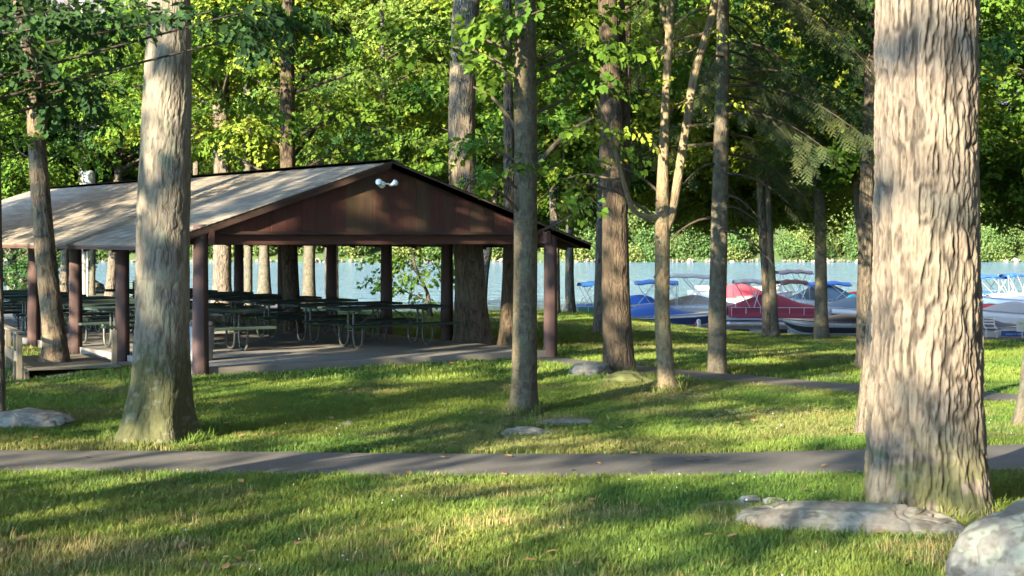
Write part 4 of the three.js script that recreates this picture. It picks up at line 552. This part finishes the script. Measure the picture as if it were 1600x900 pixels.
{ const T = runabout('white boat under a slate cover with a blue lettered stern', 1575, 75, 0.06, { L: 3.6, W: 2.1, H: 0.95, cover: B.slate, peak: 0.35, peakAt: 0.1 });
  const c = document.createElement('canvas'); c.width = 512; c.height = 96; const g = c.getContext('2d'); g.fillStyle = '#1d4d86'; g.fillRect(0, 0, 512, 96); g.fillStyle = '#8fb6dc'; { const R = rng(7); for (const [x0, n] of [[90, 12], [282, 2], [336, 6]]) for (let k = 0; k < n; k++) { g.fillRect(x0 + k * 15, 50 - 6 * R(), 4 + 6 * R(), 20 + 6 * R()); g.fillRect(x0 + k * 15, 48 + 18 * R(), 11, 5); } }   // pale marks too blurred to read
  const t = new THREE.CanvasTexture(c); t.colorSpace = THREE.SRGBColorSpace;
  part('name_board', box(1.15, 0.24, 0.03, -0.15, 0.62, 1.06), new THREE.MeshStandardMaterial({ map: t, roughness: 0.4 }), T); }
{ const t = new THREE.TorusGeometry(0.32, 0.14, 12, 28); const T = thing('tow_tube', 'cyan inflatable tow tube on the boat left of the massive oak', 'tow tube', V((1333 - 800) / FOC * 90, WATER + 1.25, -90)); part('ring', t, B.cyan, T); part('core', new THREE.CylinderGeometry(0.2, 0.2, 0.12, 20).rotateX(PI / 2), B.teal, T); }
{ const T = thing('fender_ball', 'round blue fender hanging on the maroon covered pontoon boat', 'fender', V((1190 - 800) / FOC * 89, EYE - (472 - HORIZON) / FOC * 89, -89)); part('ball', new THREE.SphereGeometry(0.2, 18, 12), B.royal, T); part('eye', new THREE.CylinderGeometry(0.04, 0.05, 0.12, 10).translate(0, 0.22, 0), B.white, T); }
// docks
function dock(label, x0, x1, d, w) { const D = thing('floating_dock', label, 'dock', V((x0 + x1) / 2, WATER, -d)), n = Math.round((x1 - x0) / 0.3), a = grain(0.13, 0.12, 0.1), b = grain(0.1, 0.092, 0.08); for (let k = 0; k < n; k++) part('plank', box(0.285, 0.04, w, (k + 0.5 - n / 2) * 0.3, 0.42, 0), k % 2 ? a : b, D); for (const s of [-1, 1]) part('stringer', box(x1 - x0, 0.16, 0.08, 0, 0.31, s * (w / 2 - 0.05)), b, D); for (let k = 0; k <= 4; k++) part('float', box(0.9, 0.34, w * 0.8, (k / 4 - 0.5) * (x1 - x0 - 1), 0.1, 0, 0.04), B.black, D); return D; }
dock('floating dock in front of the lettered boat', 20.5, 29, 70.5, 1.4);
dock('floating dock in front of the blue covered boats', 5.5, 14.5, 81, 1.3);
{ // dock rail posts by the shore
  const Rl = thing('dock_railing', 'thin dark railing posts on the shore before the blue covered boats', 'railing', V(0, 0, 0)); const y = -1.9; Rl.position.copy(V((1050 - 800) / FOC * 62, ground((1050 - 800) / FOC * 62, 62), -62)); const bl = mat(0.02, 0.02, 0.022, 0.5), P0 = [1050, 1069, 1110, 1142].map((px) => (px - 1050) / FOC * 62); P0.forEach((x) => part('post', box(0.07, 2.2, 0.07, x, 0.35, 0), bl, Rl)); part('rail', rod(V(P0[0], 1.42, 0), V(P0[2], 1.25, 0), 0.025), bl, Rl);
}
{ const T = thing('bumper_post', 'white dock bumper post with a red side in front of the navy striped boat', 'bumper', V((1091 - 800) / FOC * 66, EYE - (516 - HORIZON) / FOC * 66, -66)); part('body', new THREE.CapsuleGeometry(0.13, 0.42, 6, 14).translate(0.02, 0.3, 0), B.white, T); part('red_side', new THREE.CapsuleGeometry(0.1, 0.3, 6, 12).translate(-0.14, 0.2, 0), B.red, T); T.scale.setScalar(0.75); part('stake', rod(V(0, -1.5, 0), V(0, 0.2, 0), 0.04), B.silver, T); }
{ const T = thing('dock_chair', 'white tubular chair on the dock right of the massive oak', 'chair', V((1547 - 800) / FOC * 70.5, WATER + 0.44, -70.5)); for (const s of [-1, 1]) part('frame', tube([V(s * 0.25, 0, 0.2), V(s * 0.25, 0.45, 0.2), V(s * 0.25, 0.5, -0.1), V(s * 0.25, 0.95, -0.25)], 0.03, 6), B.white, T); part('seat', box(0.5, 0.04, 0.42, 0, 0.44, 0.03), B.white, T); for (let k = 0; k < 3; k++) part('back_slat', box(0.5, 0.07, 0.03, 0, 0.62 + k * 0.13, -0.16 - k * 0.04), B.white, T); for (const s of [-1, 1]) part('leg', rod(V(s * 0.25, 0, -0.25), V(s * 0.25, 0.45, -0.1), 0.025), B.white, T); }
{ const T = thing('dock_sign', 'white notice board with yellow-green marks at the picture\'s edge', 'sign', V((1598 - 800) / FOC * 70, WATER + 0.44, -70)); part('panel', box(0.55, 0.5, 0.04, 0, 0.55, 0), B.white, T); part('mark', box(0.2, 0.08, 0.01, -0.08, 0.66, 0.026), mat(0.4, 0.55, 0.05, 0.6), T); part('mark', box(0.32, 0.05, 0.01, -0.02, 0.45, 0.026), mat(0.5, 0.55, 0.3, 0.6), T); part('post', box(0.06, 0.5, 0.06, 0, 0.2, -0.06), B.silver, T); }
{ const T = thing('dock_box', 'black storage box at the dock\'s end', 'box', V((1592 - 800) / FOC * 69.7, WATER + 0.44, -69.7)); T.position.z = -69.4; T.position.y -= 0.24; part('body', box(1.3, 0.34, 0.3, 0, -0.02, 0, 0.03), B.black, T); part('lid', box(1.34, 0.05, 0.34, 0, 0.18, 0, 0.02), B.charcoal, T); }
// ---------------------------------------------------------------- boulders
const rockMat = new THREE.MeshStandardMaterial({ vertexColors: true, roughness: 0.92 }), warmRock = new THREE.MeshStandardMaterial({ vertexColors: true, roughness: 0.92, color: rgb(1, 0.9, 0.76) });
const mossRock = new THREE.MeshStandardMaterial({ vertexColors: true, color: rgb(0.5, 0.58, 0.2), roughness: 1 });
const n3 = (x, y, z, o) => (fbm(x + 11, y + 7, o) + fbm(y + 23, z + 3, o) + fbm(z + 31, x + 19, o)) / 3;
function boulder(name, label, p, sx, sy, sz, seed, m = rockMat, sink = 0.35, turn = 0, sharp = 0.32) {
  const big = sx > 0.5, g = new THREE.IcosahedronGeometry(1, big ? 56 : 24), q = g.attributes.position, v = V(), col = [];
  for (let i = 0; i < q.count; i++) {
    v.fromBufferAttribute(q, i).normalize(); const n = n3(v.x * 1.6 + seed * 7, v.y * 1.6 + seed, v.z * 1.6, 3), n2 = n3(v.x * sx * 9 + seed, v.y * sy * 9, v.z * sz * 9, 4), cr = Math.abs(2 * n3(v.x * sx * 4 + 3, v.y * sy * 4 + seed, v.z * sz * 4, 2) - 1), r = 1 + sharp * 3.2 * (n - 0.5) + 0.16 * (n2 - 0.5) - 0.05 * (1 - sstep(0, 0.05, cr));
    const x = v.x * r * sx, y = v.y * r * sy, z = v.z * r * sz; q.setXYZ(i, x, y, z);
    const a = n3(x * 7 + seed, y * 7, z * 7, 4), s = n3(x * 60, y * 60, z * 60 + seed, 2), li = sstep(0.53, 0.57, n3(x * 16 + 5, y * 16 + seed, z * 16, 3)), dk = sstep(0.54, 0.6, n3(x * 11 + 40, y * 11, z * 11 + seed, 4)), k = 0.11 + 0.22 * (a - 0.5) + 0.12 * (s - 0.5);
    let c = mix3([k, k * 0.98, k * 0.94], [0.165, 0.18, 0.155], li * 0.7); c = mix3(c, [0.035, 0.036, 0.032], dk * 0.75); col.push(...c);
  }
  g.setAttribute('color', new THREE.Float32BufferAttribute(col, 3)); g.computeVertexNormals(); const gs = mergeVertices(g.deleteAttribute('uv').deleteAttribute('normal')); gs.computeVertexNormals();
  const o = top(name, gs, m, label, 'rock'); o.position.copy(p).y += sy * (1 - 2 * sink) * 0.5; o.rotation.y = turn; return o;
}
const rockAt = (px, py) => onGround(px, py);
boulder('boulder', 'long grey boulder with lichen at the left edge by the road', rockAt(40, 668), 0.62, 0.19, 0.3, 3, rockMat, 0.25);
boulder('boulder', 'large rounded grey boulder filling the lower right corner', V(3.34, -0.12, -9.6), 0.62, 0.58, 0.52, 5, new THREE.MeshStandardMaterial({ vertexColors: true, roughness: 0.92, color: rgb(0.8, 0.82, 0.8) }), 0.42, 0, 0.14);
boulder('rock_ledge', 'long low slab of weathered rock in the grass before the massive oak', onGround(1335, 826), 0.98, 0.17, 0.26, 8, warmRock, 0.3, -0.3, 0.22);
boulder('boulder', 'grey boulder left of the thick dark double trunk', rockAt(920, 588), 0.36, 0.21, 0.25, 11, rockMat, 0.3);
boulder('boulder', 'moss topped boulder right of the thick dark double trunk', rockAt(983, 600), 0.38, 0.17, 0.25, 13, mossRock, 0.3);
boulder('flat_stone', 'flat pale stone at the foot of the slim straight trunk', rockAt(885, 664), 0.42, 0.075, 0.2, 15, warmRock, 0.35);
boulder('flat_stone', 'grey flat stone just above the road below the slim straight trunk', rockAt(820, 682), 0.29, 0.095, 0.16, 17, rockMat, 0.35);
boulder('small_stone', 'small rounded tan stone in the lawn before the shelter', rockAt(541, 666), 0.1, 0.045, 0.08, 19, warmRock, 0.2);
boulder('small_stone', 'small dark stone in the grass near the road\'s far edge', rockAt(578, 684), 0.13, 0.04, 0.09, 21, mossRock, 0.3);
boulder('flat_stone', 'flat grey stone in the lawn above the lake path', rockAt(1303, 592), 0.36, 0.06, 0.2, 23, rockMat, 0.3);
boulder('small_stone', 'dark knobbly stone in bare soil left of the rock slab', rockAt(1170, 786), 0.1, 0.06, 0.09, 25, rockMat, 0.2, 0, 0.5);
boulder('small_stone', 'flat dark stone beside the knobbly one in bare soil', rockAt(1205, 786), 0.12, 0.035, 0.09, 27, rockMat, 0.2, 0, 0.5);
[[32, 457, 0.45, 0.55, 'pale upright boulder at the lot\'s edge behind the eave post'], [58, 456, 0.5, 0.42, 'rounded boulder right of the pale upright one at the lot\'s edge'], [123, 459, 0.3, 0.75, 'narrow pointed pale stone by the utility pole'], [147, 460, 0.5, 0.42, 'low grey stone right of the utility pole']].forEach(([px, py, w, h, label], i) => boulder('edge_stone', label, GP(px, 68), w, h, 0.4, 31 + i, warmRock, 0.2, i, 0.25));

// ---------------------------------------------------------------- grass
function tuft(seed, n, rad, h, w, lean) {
  const R = rng(seed), pos = [], idx = [];
  for (let i = 0; i < n; i++) { const a = R() * 6.283, r = rad * Math.sqrt(R()), x = Math.cos(a) * r, z = Math.sin(a) * r, b = R() * 6.283, hh = h * (0.55 + 0.7 * R()), l = lean * hh * (0.3 + R()), cx = Math.cos(b) * w, cz = Math.sin(b) * w, dx = -Math.sin(b), dz = Math.cos(b), s = pos.length / 3; pos.push(x - cx, -0.01, z - cz, x + cx, -0.01, z + cz, x - cx * 0.8 + dx * l * 0.35, hh * 0.6, z - cz * 0.8 + dz * l * 0.35, x + cx * 0.8 + dx * l * 0.35, hh * 0.6, z + cz * 0.8 + dz * l * 0.35, x + dx * l, hh, z + dz * l); idx.push(s, s + 1, s + 2, s + 1, s + 3, s + 2, s + 2, s + 3, s + 4); }
  return geoFrom(pos, idx);
}
const grassMat = new THREE.MeshPhysicalMaterial({ color: rgb(1, 1, 1), roughness: 0.8, transmission: 0.3, thickness: 0, side: THREE.DoubleSide, specularIntensity: 0.3 });
const solids = []; scene.traverse((o) => { if (/^(boulder|rock_ledge|flat_stone)/.test(o.name) && o.isMesh) { o.geometry.computeBoundingBox(); const b = o.geometry.boundingBox; solids.push([o.position.x, o.position.z, b.max.x * 0.85, b.max.z * 0.7]); } });
function sow(name, label, geo, d0, d1, per, scale, seed, color, keep, m = grassMat) {
  const R = rng(seed), list = [], cols = [], c = new THREE.Color(), q = new THREE.Quaternion(), e = new THREE.Euler();
  const area = (d1 * d1 - d0 * d0) / 3 + 4 * (d1 - d0), n = Math.round(area * per);
  for (let i = 0; i < n; i++) {
    const d = Math.sqrt(d0 * d0 + R() * (d1 * d1 - d0 * d0)), x = (R() - 0.5) * 2 * (d / 3 + 1.5), k = R(), s = scale * (0.7 + 0.6 * R()), yaw = R() * 6.3, t = R();
    if (keep && !keep(x, d, k)) continue;
    if (name !== 'leaf_litter') { if (pavedAreas.some((p) => inPoly(x, -d, p))) continue; const bs = bareSpots.find((o) => Math.hypot((x - o[0]) / o[2], (-d - o[1]) / o[3]) < 0.9); if (bs && k < 0.75) continue; }
    if (solids.some((o) => Math.hypot((x - o[0]) / o[2], (-d - o[1]) / o[3]) < 1)) continue;
    if (d > crestAt(x) + 6) continue;
    e.set((R() - 0.5) * 0.3, yaw, (R() - 0.5) * 0.3); q.setFromEuler(e); list.push(new THREE.Matrix4().compose(V(x, ground(x, d), -d), q, V(s, s * (0.75 + 0.5 * R()), s))); cols.push(color(x, d, t));
  }
  const im = new THREE.InstancedMesh(geo, m, list.length); list.forEach((mm, i) => { im.setMatrixAt(i, mm); im.setColorAt(i, c.setRGB(...cols[i])); });
  im.name = name; im.frustumCulled = false; scene.add(im); return tag(im, label, 'grass', null, 'stuff');
}
const grassColor = (x, d, t) => { const dr = dryness(x, d), k = 0.75 + 0.5 * t, a = mix3([0.07, 0.14, 0.024], [0.155, 0.2, 0.036], clamp(fbm(x * 0.8 + 3, d * 0.8, 3) * 1.6 - 0.35)), b = mix3(a, [0.2, 0.165, 0.08], dr * (0.15 + 0.6 * t)); return [b[0] * k, b[1] * k, b[2] * k]; };
sow('lawn_grass', 'short green lawn grass near the road', tuft(1, 12, 0.07, 0.05, 0.0035, 0.7), 9, 24, 430, 1, 61, grassColor, (x, d, k) => k > 0.55 * dryness(x, d) * sstep(0.55, 0.7, fbm(x * 3, d * 3, 2)));
sow('far_lawn_grass', 'short green lawn grass around the shelter and towards the lake', tuft(2, 16, 0.14, 0.055, 0.006, 0.7), 24, 50, 100, 1, 62, grassColor);
sow('dry_grass', 'dry tan grass stalks in the foreground', tuft(3, 5, 0.06, 0.11, 0.0022, 0.6), 9, 15, 120, 1, 63, (x, d, t) => [0.3 + 0.1 * t, 0.24 + 0.07 * t, 0.12], (x, d, k) => k < dryness(x, d) * sstep(14.5, 12, d));
{ // longer grass that the mower leaves round trunks and stones
  const R = rng(88), list = [], q = new THREE.Quaternion(), c = new THREE.Color(), feet = [];
  scene.children.forEach((o) => { const d = -o.position.z; if (o.userData.category === 'tree' && d > 10 && d < 29 && Math.abs(o.position.x) < d / 3 + 1) { const g = o.children[0].geometry; g.computeBoundingBox(); let r = 0; const P = g.attributes.position; for (let i = 0; i < P.count; i++) if (P.getY(i) > 0 && P.getY(i) < 0.06) r = Math.max(r, Math.hypot(P.getX(i), P.getZ(i))); feet.push([o.position.x, d, r * 0.82, r * 0.82]); } });
  solids.forEach((s) => { if (-s[1] < 29) feet.push([s[0], -s[1], s[2] * 1.15, s[3] * 1.35, 0.4]); });
  for (const [x, d, rx, rz, thin] of feet) { const n = Math.round(150 * (rx + rz) * (thin ?? 1)); for (let i = 0; i < n; i++) { const a = R() * 6.283, f = 1 + 0.3 * R() * R(), px = x + Math.cos(a) * (rx * f + 0.03 * R()), pd = d - Math.sin(a) * (rz * f + 0.03 * R()), s = 0.8 + 1.1 * R() * fbm(a * 1.5 + x, 3, 2) * 1.6 * (thin ?? 1); if (pavedAreas.some((p) => inPoly(px, -pd, p))) continue; q.setFromEuler(new THREE.Euler((R() - 0.5) * 0.5, R() * 6.3, (R() - 0.5) * 0.5)); list.push([new THREE.Matrix4().compose(V(px, ground(px, pd), -pd), q, V(s, s * 1.25, s)), grassColor(px, pd, R())]); } }
  const im = new THREE.InstancedMesh(tuft(6, 9, 0.05, 0.07, 0.0038, 0.8), grassMat, list.length); list.forEach(([mm, k], i) => { im.setMatrixAt(i, mm); im.setColorAt(i, c.setRGB(...k)); }); im.name = 'uncut_grass'; im.frustumCulled = false; scene.add(im); tag(im, 'longer uncut grass around trunk feet and stones', 'grass', null, 'stuff');
}
sow('leaf_litter', 'scattered brown fallen leaves on the lawn', (() => { const o = { pos: [], idx: [] }; leafShape(o, new THREE.Matrix4().makeScale(0.09, 0.09, 0.09), 'oak'); return geoFrom(o.pos, o.idx).translate(0, 0.05, 0); })(), 10, 34, 1.6, 1, 64, (x, d, t) => [0.16 + 0.1 * t, 0.1 + 0.05 * t, 0.05], null, mat(1, 1, 1, 0.9, { side: THREE.DoubleSide }));
sow('clover_flowers', 'tiny white clover heads in the lawn', new THREE.IcosahedronGeometry(0.007, 1).translate(0, 0.07, 0), 9.5, 20, 1.2, 1, 65, () => [0.4, 0.4, 0.36], (x, d) => fbm(x * 0.9 + 70, d * 0.9, 3) > 0.52, mat(1, 1, 1, 0.8));

scene.traverse((o) => { if (o.isMesh) { o.castShadow = true; o.receiveShadow = true; } });
renderer.render(scene, camera);
